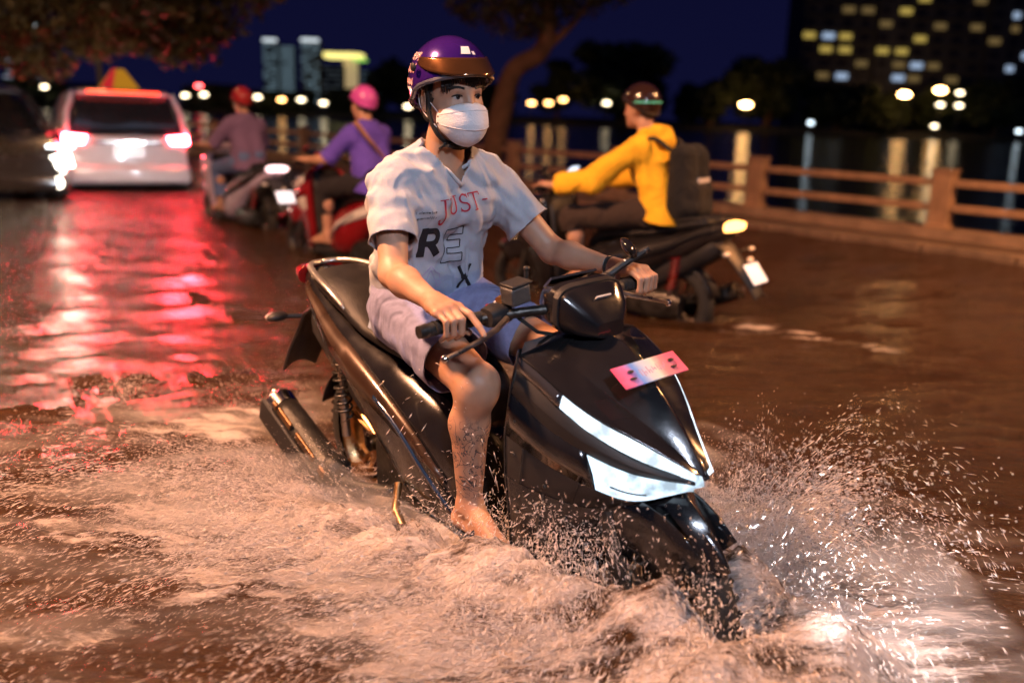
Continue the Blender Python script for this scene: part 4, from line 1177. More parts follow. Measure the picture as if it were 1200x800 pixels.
def handprims(s, G, wrist, index_out=False, k=.006):
    """hand closed round a grip centred at G (axis along y); s = -1 right, +1 left"""
    gx, gy, gz = G
    p = []
    fy = [gy + s * d * -1 for d in (.034, .012, -.010, -.031)]        # index is innermost
    rad = [.0088, .0090, .0086, .0074]
    kn = []
    for i in range(4):
        y = fy[i]
        K = (gx - .006, y, gz + .043 - .004 * abs(i - 1)); kn.append(K)
        if i == 0 and index_out:
            pts = [K, (gx + .036, y - s * .004, gz + .030), (gx + .066, y - s * .008, gz + .006), (gx + .086, y - s * .010, gz - .014)]
        else:
            a = [(.036, .022), (.035, -.012), (.012, -.031)]
            pts = [K] + [(gx + dx + (.003 if i == 1 else -.002 * (i == 3)), y, gz + dz) for dx, dz in a]
        rs = [rad[i] * 1.12, rad[i] * 1.04, rad[i] * .96, rad[i] * .84]
        for q in range(3):
            p.append(('c', pts[q], pts[q + 1], rs[q], rs[q + 1], .0035 if q else .007))
    W = Vector(wrist)
    for i in range(4):
        base = W.lerp(Vector(kn[i]), .30) + Vector((0, (fy[i] - gy) * .35, 0))
        p.append(('c', tuple(base), kn[i], .0165, .0120, .010))
    p.append(('c', tuple(W), tuple(W.lerp(Vector((gx - .02, gy, gz + .03)), .45)), .026, .024, .02))
    # thumb: leaves the side of the palm and closes under the grip
    b0 = W.lerp(Vector(kn[0]), .35); b0 = Vector((b0.x, fy[0] - s * -.0, b0.z - .012))
    th = [tuple(b0 + Vector((0, -s * .004, 0))), (gx - .040, fy[0] - s * .018, gz - .002), (gx - .022, fy[0] - s * .026, gz - .026), (gx + .004, fy[0] - s * .027, gz - .030)]
    for q in range(3): p.append(('c', th[q], th[q + 1], (.0150, .0115, .0100)[q], (.0115, .0100, .0085)[q], .008 if q == 0 else .004))
    return p

POSE = dict(head=(.450, 0, 1.495), neck0=(.395, 0, 1.29), neck1=(.432, 0, 1.42),
            chest=(.385, 0, 1.19), waist=(.315, 0, .98), pelvis=(.285, 0, .865),
            shR=(.395, -.178, 1.262), elR=(.545, -.272, 1.045), wrR=(.800, -.318, 1.028), gR=(.884, -.335, .993),
            shL=(.385, .182, 1.256), elL=(.560, .300, 1.035), wrL=(.790, .335, 1.022), gL=(.884, .345, .993),
            hipR=(.36, -.10, .850), knR=(.775, -.165, .765), anR=(.735, -.160, .385), toR=(.895, -.175, .315),
            hipL=(.36, .10, .850), knL=(.760, .165, .775), anL=(.725, .160, .385), toL=(.885, .175, .315))

def bodyprims(q, bulk=1.0, hands=True, index=False):
    p = []
    def c(a, b, ra, rb, k=.03): p.append(('c', a, b, ra * bulk, rb * bulk, k))
    ch, wa, pe = q['chest'], q['waist'], q['pelvis']
    for s in (-1, 1):
        c((pe[0], s * .075, pe[2]), (wa[0], s * .055, wa[2]), .085, .080, .05)
        c((wa[0], s * .055, wa[2]), (ch[0], s * .075, ch[2]), .080, .088, .05)
    c(q['shR'], q['shL'], .050, .050, .05)
    c(q['neck0'], q['neck1'], .060, .055, .05)
    for e in ('R', 'L'):
        S_, E1, W = q['sh' + e], q['el' + e], q['wr' + e]
        c(S_, E1, .052, .039, .03)
        mid = lerp(E1, W, .3)
        c(E1, mid, .039, .041, .02); c(mid, W, .041, .0245, .02)
        H, K, A, T = q['hip' + e], q['kn' + e], q['an' + e], q['to' + e]
        c(H, K, .088, .058, .03)
        c((K[0] + .012, K[1], K[2] + .008), (K[0] + .010, K[1], K[2] - .02), .050, .048, .03)
        calf = lerp(K, A, .33); calf = (calf[0] - .022, calf[1], calf[2])
        c(K, calf, .050, .056, .03); c(calf, A, .055, .034, .02)
        heel = (A[0] - .035, A[1], A[2] - .055)
        c(A, heel, .034, .030, .02); c(A, T, .034, .026, .02); c(heel, T, .030, .024, .02)
        for i in range(5):
            y = T[1] + (.036 - i * .018) * (-1 if e == 'R' else 1) * -1
            c((T[0] - .01, y, T[2] + .002), (T[0] + .038 - abs(i - 0) * .006, y, T[2] - .008), .0125 if i == 0 else .0095, .010 if i == 0 else .0075, .008)
    if hands:
        p += handprims(-1, q['gR'], q['wrR'], index)
        p += handprims(1, q['gL'], q['wrL'], False)
    return p

def clip_open(V, F, cutsf):
    """cutsf: list of (q, n, rad): drop what lies beyond the plane and pull the last vertices onto it"""
    V = V.copy()
    for q, nn, rad in cutsf:
        q = np.array(q, float); nn = np.array(nn, float); nn /= np.linalg.norm(nn)
        d = (V - q) @ nn; near = np.linalg.norm(V - q, axis=1) < rad
        out = (d > 0) & near
        F = F[~out[F].all(1)]
        V[out] -= nn[None, :] * d[out][:, None]
    u, inv = np.unique(F, return_inverse=True)
    return V[u], inv.reshape(F.shape)

def vsub(a, b): return tuple(a[i] - b[i] for i in range(3))
def garment_top(q, bulk, sleeve, wr, res, m, parent, name, hemz, amp, seed, neckV=True, loose=1.0):
    p = []
    def c(a, b, ra, rb, k=.04): p.append(('c', a, b, ra * bulk, rb * bulk, k))
    ch, wa, pe = q['chest'], q['waist'], q['pelvis']
    for s in (-1, 1):
        c((pe[0] - .005, s * .072, hemz - .03), (wa[0], s * .070, wa[2]), .112 * loose, .100, .06)
        c((wa[0], s * .070, wa[2]), (ch[0], s * .083, ch[2]), .100, .100, .06)
        c((ch[0] + .01, s * .07, ch[2] + .02), (ch[0] + .01, s * .07, ch[2] + .05), .098, .085, .05)
    c((ch[0], -.12, q['shR'][2] + .004), (ch[0], .12, q['shL'][2] + .004), .070, .070, .06)
    c((q['neck0'][0] - .008, -.03, q['neck0'][2] + .018), (q['neck0'][0] - .008, .03, q['neck0'][2] + .018), .072, .072, .06)
    cuts = [((pe[0], 0, hemz), (0.12, 0, -1), .5)]
    for e in ('R', 'L'):
        S_, E1, W = q['sh' + e], q['el' + e], q['wr' + e]
        if sleeve <= 1:
            h = lerp(S_, E1, sleeve); far = lerp(S_, E1, sleeve + .25)
            c(S_, far, .064, .073 * loose, .05)
            d = vsub(far, S_); cuts.append((h, d, .16))
        else:
            c(S_, E1, .068, .066 * loose, .05); c(E1, W, .064 * loose, .048 * loose, .03)
            h = lerp(E1, W, .86); cuts.append((h, vsub(W, E1), .13))
    V, F = sdf_mesh(p, res, .04, nfun=wrinkle(seed, amp, wr, (1, 1, 1.6)))
    V, F = clip_open(V, F, cuts)
    # neck opening
    C = V[F].mean(1); nx, nz = q['neck0'][0], q['neck0'][2]
    rad = np.hypot(C[:, 0] - (nx + .012), C[:, 1])
    hole = (rad < .064) & (C[:, 2] > nz)
    if neckV:
        hole |= (C[:, 0] > nx) & (C[:, 2] > nz - .030) & (np.abs(C[:, 1]) < (C[:, 2] - (nz - .030)) * .80)
    F = F[~hole]; u, inv = np.unique(F, return_inverse=True); V = V[u]; F = inv.reshape(F.shape)
    o = mkq(name, V, F, m, parent); solid(o, .003)
    return o, V, F

def garment_legs(q, bulk, frac, res, m, parent, name, amp, seed, loose=1.0, wr=16, ends=('R', 'L')):
    p = []
    def c(a, b, ra, rb, k=.04): p.append(('c', a, b, ra * bulk, rb * bulk, k))
    pe = q['pelvis']
    for s in (-1, 1):
        c((pe[0] - .01, s * .075, pe[2] + .07), (pe[0] + .01, s * .082, pe[2] - .005), .098, .108, .05)
    cuts = [((pe[0], 0, pe[2] + .12), (0, 0, 1), .4)]
    for e in ends:
        H, K, A = q['hip' + e], q['kn' + e], q['an' + e]
        if frac <= 1:
            h = lerp(H, K, frac); far = lerp(H, K, frac + .2)
            c(H, far, .106, .090 * loose, .05); cuts.append((h, vsub(K, H), .19))
        else:
            f2 = frac - 1
            c(H, K, .104, .074 * loose, .05); far = lerp(K, A, min(1, f2 + .2)); h = lerp(K, A, f2)
            c(K, far, .074 * loose, .062 * loose, .03); cuts.append((h, vsub(A, K), .15))
    V, F = sdf_mesh(p, res, .04, nfun=wrinkle(seed, amp, wr, (1.4, 1, 1)))
    V, F = clip_open(V, F, cuts)
    o = mkq(name, V, F, m, parent); solid(o, .003)
    return o

def make_helmet(P, R, sc, m, parent, visor=None, name='helmet', brim=.0, trim=None):
    """open face helmet; P maps head coordinates"""
    rx, ry, rz = .134, .113, .127
    cz = .045
    def rim(ph):      # lowest polar angle for this heading, ph = 0 is the front
        c = math.cos(ph)
        return math.radians(97 + (-19 * max(0, c) ** .8 + (30 * max(0, -c) ** .7)))
    rows = []
    nA = 48; nT = 16
    for i in range(nT + 1):
        row = []
        for k in range(nA):
            ph = 2 * PI * k / nA; th = rim(ph) * i / nT
            x, y, z = rx * math.sin(th) * math.cos(ph) - .008, ry * math.sin(th) * math.sin(ph), rz * math.cos(th) + cz
            if th > PI * .5: x, y = (rx * (1 - .10 * (th - PI / 2)) * math.sin(th) ** .3 * math.cos(ph) - .008), ry * (1 - .10 * (th - PI / 2)) * math.sin(th) ** .3 * math.sin(ph)
            row.append(P(x, y, z))
        row.append(row[0]); rows.append(row)
    b = MB(); b.grid(rows); o = b.build(name, m, parent, sharp=None)
    bm = bmesh.new(); bm.from_mesh(o.data); bmesh.ops.remove_doubles(bm, verts=bm.verts, dist=1e-5); bmesh.ops.recalc_face_normals(bm, faces=bm.faces); bm.to_mesh(o.data); bm.free()
    solid(o, .016 * sc)
    b = MB(); b.tube([p for p in rows[-1][:-1]] + [rows[-1][0]], .0065 * sc, 8); b.build('rim_trim', trim or M_MATT, o)
    if visor:
        rows = []
        for j in range(9):
            t_ = j / 8; row = []
            for k in range(33):
                a = math.radians(-88 + 176 * k / 32); ca = math.cos(a)
                edge = 1 - (abs(a) / math.radians(88)) ** 3
                th = math.radians(58 + 19 * t_ * (0.3 + .7 * edge))
                fl = 1.05 + (.17 * t_ ** 1.3) * ca * edge
                row.append(P(rx * fl * math.sin(th) * math.cos(a) - .008, ry * (1.045 + .04 * t_ * edge) * math.sin(th) * math.sin(a), rz * 1.04 * math.cos(th) + cz - .006 * t_))
            rows.append(row)
        b = MB(); b.grid(rows); v = b.build('visor', visor, parent, sharp=None); solid(v, .003)
        b = MB()
        for s in (-1, 1): b.ell(P(.0, s * .121, .088), (.012, .006, .012), 8)
        b.build('visor_button', M_MATT, v)
    return o

def simple_face_parts(P, R, sc, root):
    for s in (-1, 1):
        b = MB(); b.ell(P(.0735, s * .0315, .010), (.0145 * sc, .0155 * sc, .0125 * sc), 10); e = b.build('eye', M_EYEW, root)
        b = MB(); c = Vector(P(.0838, s * .0315 + .002, .0105)); b.ell(c, (.0056 * sc, .0086 * sc, .0078 * sc), 8); b.build('iris', M_IRIS, e)
        b = MB(); pts = [P(.0900, s * .0175, .0125), P(.0912, s * .026, .0162), P(.0895, s * .034, .0168), P(.0850, s * .0425, .0145), P(.0810, s * .048, .0125)]
        b.tube(catmull(pts, 3), [.0018] * 6 + [.0024] * 4 + [.0016] * 3, 6); b.build('eyelash', M_HAIR, e)
        b = MB(); rr = random.Random(4)
        for i in range(60):
            t_ = i / 59; y = .014 + .038 * t_; z = .0325 + .0070 * math.sin(t_ * 2.2) - .0035 * t_; x = .0975 - .0150 * t_ ** 1.7
            for q in range(2):
                a = P(x, s * y, z + rr.uniform(-.0035, .003)); c2 = P(x - .003 * t_ + .001, s * (y + .009), z + .0025 + rr.uniform(-.003, .003) - .004 * t_)
                b.tube([a, c2], [.0019, .0011], 4)
        b.build('eyebrow', M_HAIR, root, sharp=None)

# ================================================================== the main rider
man = empty('person', 'masked man in purple helmet, pale JUST print T-shirt and shorts riding the foreground scooter', 'person', M=BIKE_M)
q = POSE
hp, HP, HR = headprims(q['head'], turn=-.10)
prims = bodyprims(q, 1.0, True, True) + hp
V, F = sdf_mesh(prims, .0042, .02)
body = mkq('body', V, F, SKIN, man)
md = body.modifiers.new('smooth', 'SMOOTH'); md.factor = .4; md.iterations = 2
ink = (sstep(.40, .45, V[:, 2]) * sstep(.70, .62, V[:, 2]) * (V[:, 1] < 0) * (V[:, 0] > .6)).astype(np.float32)
a_ = body.data.attributes.new('ink', 'FLOAT', 'POINT'); a_.data.foreach_set('value', ink)
simple_face_parts(HP, HR, 1.0, man)
# fingernails on the right hand
b = MB()
for y, dx, dz in ((-.301 + .034 - .034, .0, .0),):
    pass
# hair: cap under the helmet, sideburns and a jagged fringe
cap = [('e', HP(-.012, 0, .045), (.103, .084, .092), .01, np.array(HR)), ('c', HP(.022, -.076, .02), HP(.012, -.078, -.02), .010, .005, .012), ('c', HP(.022, .076, .02), HP(.012, .078, -.02), .010, .005, .012),
       ('c', HP(-.075, -.03, -.01), HP(-.075, .03, -.01), .035, .035, .03), ('c', HP(-.07, -.03, -.05), HP(-.07, .03, -.05), .02, .02, .02)]
Vh, Fh = sdf_mesh(cap, .005, .02, nfun=wrinkle(4, .003, 60))
C = Vh[Fh].mean(1); Ri = np.array(HR.inverted()); Lc = (C - np.array(q['head'])) @ Ri.T
keep = ~((Lc[:, 0] > .028) & (Lc[:, 2] < .070))
Fh = Fh[keep]
hair = mkq('hair', Vh, Fh, M_HAIR, man)
b = MB(); rr = random.Random(11)
for i in range(210):
    y = rr.uniform(-.068, .066); z0 = .086 - .25 * abs(y) * .3
    x0 = .098 * math.sqrt(max(.05, 1 - (y / .082) ** 2)) + .004
    ln = .026 + .017 * (math.sin(y * 95 + 1) * .5 + .5) + rr.uniform(0, .008)
    if y < -.045: ln *= 1.25
    dy = rr.uniform(-.006, .010)
    pts = [HP(x0 - .012, y, z0), HP(x0 + .002, y + dy * .4, z0 - ln * .55), HP(x0 + .0015, y + dy, z0 - ln)]
    b.tube(pts, [.0036, .0030, .0006], 4)
b.build('fringe', M_HAIR, hair, sharp=None)
# helmet
M_HELM = mat('purple_helmet_paint', (.050, .012, .19), .13, metal=.35, coat=1, var=.15, vscale=6)
M_VIS = mat('bronze_visor', (.20, .085, .03), .14, metal=.75, coat=1, var=.15, vscale=10)
M_STK = mat('pink_sticker', (.72, .42, .42), .4, var=.15, vscale=40)
M_STW = mat('white_sticker', (.78, .76, .76), .4, var=.05)
helm = make_helmet(HP, HR, 1.0, M_HELM, man, M_VIS, trim=mat('helmet_trim', (.16, .17, .22), .25, metal=.6))
def on_helm(azdeg, thdeg, up=.002):
    a, th = math.radians(azdeg), math.radians(thdeg)
    return Vector(HP((.134 + up) * math.sin(th) * math.cos(a) - .008, (.113 + up) * math.sin(th) * math.sin(a), (.127 + up) * math.cos(th) + .045))
def hquad(b, az0, az1, th0, th1, skew=0, n=4, up=.0016):
    rows = [[on_helm(az0 + (az1 - az0) * i / n + skew * j / n, th0 + (th1 - th0) * j / n, up) for i in range(n + 1)] for j in range(n + 1)]
    b.grid(rows)
b = MB(); hquad(b, -12, 6, 40, 52, -4); b.build('white_sticker', M_STW, helm); b = MB(); hquad(b, 6, 12, 48, 53, 0, 2); b.build('white_sticker', M_STW, helm)
# slanted lettering band on the back of the helmet
b = MB(); rr = random.Random(8)
for row_, (t0, t1) in enumerate(((50, 62), (66, 78), (84, 93))):
    az = -88 - row_ * 3
    for k in range(7 - row_):
        a0 = az - k * 8.2
        hquad(b, a0, a0 - 1.8, t0, t1, -2.5, 2)
        if rr.random() < .8: hquad(b, a0, a0 - 5.6, t0 + 1, t0 + 3, 0, 2)
        if rr.random() < .8: hquad(b, a0 - 1, a0 - 5.8, t1 - 4, t1 - 1.5, 0, 2)
        if rr.random() < .6: hquad(b, a0 - 4.4, a0 - 6.2, t0 + 1, t1 - 2, -2.5, 2)
        if rr.random() < .5: hquad(b, a0 - 1, a0 - 5, (t0 + t1) / 2 - 1, (t0 + t1) / 2 + 1, 0, 2)
b.build('lettering', M_STK, helm, smooth=False)
b = MB(); hquad(b, -100, -150, 95, 98, 0, 8); b.build('reflective_strip', M_STW, helm)
# chin strap
b = MB()
def band(path, w, tdir=(0, 0, 0)):
    b_ = MB(); pts = catmull(path, 5); rows = [[], []]
    for i, p in enumerate(pts):
        d = Vector(pts[min(i + 1, len(pts) - 1)]) - Vector(pts[max(i - 1, 0)]); d.normalize()
        o = d.cross(Vector((0, 1, 0)) if abs(d.y) < .8 else Vector((1, 0, 0))); o.normalize()
        rows[0].append(Vector(p) - o * w / 2); rows[1].append(Vector(p) + o * w / 2)
    return b_.grid(rows)
for s in (-1, 1):
    st_ = band([HP(.012, s * .086, .06), HP(.012, s * .084, .0), HP(.014, s * .080, -.045), HP(.030, s * .062, -.095), HP(.042, s * .025, -.124), HP(.045, 0, -.130)], .017).build('chin_strap', M_STRAP, helm)
    solid(st_, .003, 0)
    st_ = band([HP(-.05, s * .078, .04), HP(-.035, s * .080, -.02), HP(-.01, s * .080, -.045), HP(.012, s * .079, -.05)], .014).build('chin_strap', M_STRAP, helm); solid(st_, .003, 0)
b = MB(); b.box(HP(.040, -.035, -.124), (.026, .020, .010)); b.tube([HP(.035, -.045, -.12), HP(.02, -.055, -.135)], .004, 6); bevel(b.build('buckle', M_MATT, helm), .002)
# mask
MK = [(.106, -.003, .044, .0695, -.030), (.124, -.012, .041, .0715, -.033), (.134, -.032, .039, .0725, -.041), (.1315, -.0325, .038, .072, -.0425), (.141, -.055, .037, .0725, -.052), (.140, -.075, .037, .0715, -.060), (.1365, -.0765, .037, .071, -.0615), (.130, -.097, .038, .068, -.070), (.112, -.118, .040, .060, -.084), (.086, -.126, .044, .045, -.097)]
def mask_rows(m_, n=28):
    rows = []
    for xc, zc, xe, ye, ze in m_:
        row = []
        for i in range(n + 1):
            t_ = -1 + 2 * i / n; cc = math.cos(t_ * PI / 2)
            x = xe + (xc - xe) * cc ** .78; y = ye * math.sin(t_ * PI / 2) * (1 + .0 * cc); z = zc + (ze - zc) * abs(t_) ** 1.6
            x -= .010 * math.exp(-((abs(t_) - .42) / .14) ** 2) * (1 if zc > -.02 else .15)
            row.append(HP(x, y, z))
        rows.append(row)
    return rows
b = MB(); b.grid(mask_rows(MK)); mk_o = b.build('face_mask', M_MASK, man, sharp=None); subd(mk_o, 1); solid(mk_o, .0016)
b = MB()
for a_, b_ in ((1, 2), (5, 6)):
    pts = mask_rows([MK[a_], MK[b_]]); b.tube([Vector(x) * .5 + Vector(y) * .5 + HR @ Vector((.001, 0, 0)) for x, y in zip(*pts)][1:-1], .0011, 5)
b.build('mask_seam', M_MASK, mk_o, sharp=None)
for s in (-1, 1):
    b = MB(); b.tube(catmull([HP(.044, s * .070, -.031), HP(.012, s * .0815, .000), HP(-.018, s * .088, .028), HP(-.030, s * .089, .01), HP(-.018, s * .086, -.028), HP(.038, s * .071, -.072)], 5), .0014, 5)
    b.build('ear_loop', M_MASK, mk_o, sharp=None)
    b = MB(); b.ell(HP(.047, s * .0715, -.042), (.003, .002, .003), 5); b.ell(HP(.045, s * .0715, -.060), (.003, .002, .003), 5); b.build('loop_stud', M_MATT, mk_o)

# T-shirt with a printed front
mt = bpy.data.materials.new('pale_grey_tshirt'); mt.use_nodes = True
t, N, L = nt(mt); b = N['Principled BSDF']; b.inputs['Roughness'].default_value = .88; b.inputs['Sheen Weight'].default_value = .1
tc = N.new('ShaderNodeTexCoord')
nz = N.new('ShaderNodeTexNoise'); nz.inputs['Scale'].default_value = 9; nz.inputs['Detail'].default_value = 5; L.new(tc.outputs['Object'], nz.inputs[0])
sp = N.new('ShaderNodeSeparateXYZ'); L.new(tc.outputs['Object'], sp.inputs[0])
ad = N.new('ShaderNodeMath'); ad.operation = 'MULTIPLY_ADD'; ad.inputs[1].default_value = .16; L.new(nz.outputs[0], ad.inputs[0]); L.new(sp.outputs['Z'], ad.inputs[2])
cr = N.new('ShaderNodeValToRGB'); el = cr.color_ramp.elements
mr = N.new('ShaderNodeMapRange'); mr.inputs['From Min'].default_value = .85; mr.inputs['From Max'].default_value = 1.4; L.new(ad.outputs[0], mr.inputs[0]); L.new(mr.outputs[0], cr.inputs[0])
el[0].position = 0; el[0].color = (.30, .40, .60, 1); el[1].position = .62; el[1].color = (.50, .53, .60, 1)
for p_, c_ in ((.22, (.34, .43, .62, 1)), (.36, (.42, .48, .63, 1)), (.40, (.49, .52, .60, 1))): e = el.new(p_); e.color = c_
n2 = N.new('ShaderNodeTexNoise'); n2.inputs['Scale'].default_value = 260; L.new(tc.outputs['Object'], n2.inputs[0])
mxx = N.new('ShaderNodeMixRGB'); mxx.blend_type = 'MULTIPLY'; mxx.inputs[0].default_value = .25; L.new(cr.outputs[0], mxx.inputs[1]); L.new(n2.outputs['Color'], mxx.inputs[2]); L.new(mxx.outputs[0], b.inputs['Base Color'])
bp = N.new('ShaderNodeBump'); bp.inputs['Strength'].default_value = .3; bp.inputs['Distance'].default_value = .002; L.new(n2.outputs[0], bp.inputs['Height']); L.new(bp.outputs[0], b.inputs['Normal']); folds(mt, bp, .0035)
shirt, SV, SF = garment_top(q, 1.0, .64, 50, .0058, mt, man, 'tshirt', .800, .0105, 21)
smd = shirt.modifiers.new('smooth', 'SMOOTH'); smd.iterations = 2; smd.factor = .5
bvh = BVHTree.FromPolygons([tuple(v) for v in SV], [tuple(int(i) for i in f) for f in SF])
def onshirt(y, z, up=.003, x0=.9):
    h = bvh.ray_cast(Vector((x0, y, z)), Vector((-1, 0, 0)))
    if h[0] is None: return Vector((.49, y, z))
    return h[0] + Vector((up, 0, 0))
# collar band
b = MB(); pts = []
nx, nz_ = q['neck0'][0] + .012, q['neck0'][2]
for i in range(15):
    z = nz_ - .034 + .075 * i / 14; pts.append((nx + .07, -(z - (nz_ - .034)) * .80 - .002, z))
path = []
vb = nz_ - .033
for sgn in (-1, 1):
    seg = []
    for i in range(9):
        z = vb + .072 * i / 8; y = sgn * (z - vb) * .80
        seg.append(onshirt(y, z, .001))
    a0 = math.atan2(seg[-1].y, seg[-1].x - nx)
    path.append(seg)
loop = path[0][::-1] + path[1][1:]
for _ in range(4):
    loop = [loop[0]] + [loop[i] if i == 8 else (loop[i - 1] + loop[i] * 2 + loop[i + 1]) / 4 for i in range(1, len(loop) - 1)] + [loop[-1]]
back = []
for i in range(1, 12):
    a = math.atan2(loop[-1].y, loop[-1].x - nx); a1 = 2 * PI + math.atan2(loop[0].y, loop[0].x - nx)
    aa = a + (a1 - a) * i / 12
    hgt = bvh.ray_cast(Vector((nx + .066 * math.cos(aa), .066 * math.sin(aa), 1.6)), Vector((0, 0, -1)))
    back.append(hgt[0] + Vector((0, 0, .002)) if hgt[0] else Vector((nx + .066 * math.cos(aa), .066 * math.sin(aa), nz_ + .05)))
full = loop + back + [loop[0]]
b.tube(full, .0062, 8); b.build('collar', mt, shirt, sharp=None)
# lettering: strokes laid on the cloth
def stroke(b, pts, w, closed=False, step=.004):
    P_ = [np.array(p, float) for p in pts]
    if closed: P_.append(P_[0])
    Q_ = []
    for i in range(len(P_) - 1):
        n_ = max(1, int(np.linalg.norm(P_[i + 1] - P_[i]) / step))
        for j in range(n_): Q_.append(P_[i] + (P_[i + 1] - P_[i]) * j / n_)
    Q_.append(P_[-1])
    nw = max(2, int(w / .005) + 1)
    rows = [[] for _ in range(nw + 1)]
    for i, p in enumerate(Q_):
        d = Q_[min(i + 1, len(Q_) - 1)] - Q_[max(i - 1, 0)]; d /= (np.linalg.norm(d) + 1e-9); nrm = np.array((-d[1], d[0]))
        for k in range(nw + 1):
            u = p + nrm * w * (k / nw - .5); rows[k].append(onshirt(u[0], u[1]))
    b.grid(rows)
def glyphs(name, parent, m, fn):
    b = MB(); fn(b); return b.build(name, m, parent, smooth=False, normals=False)
M_INKR = mat('crimson_print', (.42, .03, .06), .7, var=.1); M_INKB = mat('black_print', (.014, .014, .018), .7, var=.1); M_INKP = mat('faded_print', (.42, .36, .55), .8, var=.2)
def T(ox, oz, sx, sz, rot=0.0):
    def f(u, v): 
        return (ox + u * sx * math.cos(rot) - v * sz * math.sin(rot), oz + u * sx * math.sin(rot) + v * sz * math.cos(rot))
    return f
def arc(cx, cy, rx, ry, a0, a1, n=10): return [(cx + rx * math.cos(math.radians(a0 + (a1 - a0) * i / n)), cy + ry * math.sin(math.radians(a0 + (a1 - a0) * i / n))) for i in range(n + 1)]
def just(b):
    g = T(-.086, 1.170, .042, .050, .10)
    def s_(pts, w, ox): stroke(b, [g(ox + p[0], p[1]) for p in pts], w, step=.003)
    # J, dropping below the line
    s_([(.52, 1.0), (.52, -.1)] + [(x, y - .1) for x, y in arc(.28, 0, .24, .34, 0, -150, 6)], .0065, 0); s_([(.22, 1.0), (.82, 1.0)], .0025, 0); s_([(.02, -.22), (.12, -.12)], .006, 0)
    # U
    s_([(.15, 1.0), (.15, .35)] + arc(.42, .32, .27, .30, 180, 360, 8) + [(.69, 1.0)], .0052, .95); s_([(-.05, 1.0), (.36, 1.0)], .0025, .95); s_([(.52, 1.0), (.88, 1.0)], .0025, .95)
    # S
    s_(arc(.32, .75, .24, .24, 35, 270, 9) + arc(.32, .27, .25, .25, 90, -145, 9)[1:], .0050, 2.0); s_([(.56, 1.0), (.54, .78)], .0028, 2.0); s_([(.08, .0), (.10, .24)], .0028, 2.0)
    # T
    s_([(.38, 1.0), (.38, .0)], .0055, 2.75); s_([(-.02, .98), (.80, .98)], .0035, 2.75); s_([(-.02, .98), (-.02, .80)], .0025, 2.75); s_([(.80, .98), (.80, .80)], .0025, 2.75); s_([(.20, .01), (.56, .01)], .0025, 2.75)
    s_([(0, .48), (.40, .48)], .0040, 3.75)
glyphs('just_lettering', shirt, M_INKR, just)
def letR(b):
    g = T(-.128, 1.050, .076, .092, .03)
    def s_(pts, w): stroke(b, [g(*p) for p in pts], w)
    s_([(.18, 1.0), (.18, 0)], .021); s_([(.05, .88), (.50, .88)] + arc(.52, .66, .24, .22, 90, -90, 8) + [(.2, .44)], .018); s_([(.46, .46), (.84, .02)], .021)
glyphs('letter_r', shirt, M_INKB, letR)
def letE(b):
    g = T(-.036, 1.020, .066, .108, .05)
    o_ = [(0, 0), (1, 0), (1, .24), (.36, .24), (.36, .40), (.92, .40), (.92, .62), (.36, .62), (.36, .78), (1, .78), (1, 1), (0, 1)]
    for i in range(len(o_)): stroke(b, [g(*o_[i]), g(*o_[(i + 1) % len(o_)])], .0030, step=.004)
glyphs('letter_e', shirt, M_INKB, letE)
def letX(b):
    g = T(.030, .930, .046, .074, .05)
    stroke(b, [g(.05, 1), g(.35, .55), g(.5, .5), g(.95, 0)], .011); stroke(b, [g(.95, 1), g(.6, .55), g(.42, .45), g(.1, 0)], .009); stroke(b, [g(.2, .5), g(.75, .52)], .012)
glyphs('letter_x', shirt, M_INKB, letX)
def small(b):
    rr = random.Random(2)
    for ln_, z in enumerate((1.188, 1.171)):
        y = -.158
        while y < -.098:
            w_ = rr.uniform(.0014, .0028)
            k = rr.randrange(4); h_ = .005 if k else .008
            stroke(b, [(y, z), (y, z + h_)], .0012, step=.003)
            if k > 1: stroke(b, [(y, z + h_ - .001), (y + w_, z + h_ - .001)], .0012, step=.002)
            if k == 3: stroke(b, [(y + w_, z), (y + w_, z + h_)], .0011, step=.003)
            y += w_ + .0018 + (.004 if rr.random() < .16 else 0)
glyphs('small_print', shirt, M_INKB, small)
def faded(b):
    for cx, cz, s_ in ((-.075, .975, .034),):
        stroke(b, [(cx + s_ * math.cos(a * .52) * (1 + .35 * math.sin(3 * a)), cz + s_ * math.sin(a * .52) * (1 + .3 * math.cos(2 * a))) for a in range(13)], .003)
        stroke(b, [(cx - s_, cz - s_ * .6), (cx, cz + s_ * .9), (cx + s_ * .8, cz - s_ * .7)], .0028)
glyphs('faded_drawing', shirt, M_INKP, faded)

M_SHORT = clothmat('lavender_grey_cotton', (.24, .26, .45))
sh = garment_legs(q, 1.0, .70, .0068, M_SHORT, man, 'shorts', .009, 33, 1.06, 40)
smd = sh.modifiers.new('smooth', 'SMOOTH'); smd.iterations = 2
def hem(o, path, r_, m_, name='hem'):
    b = MB(); b.tube(path, r_, 5); return b.build(name, m_, o, sharp=None)
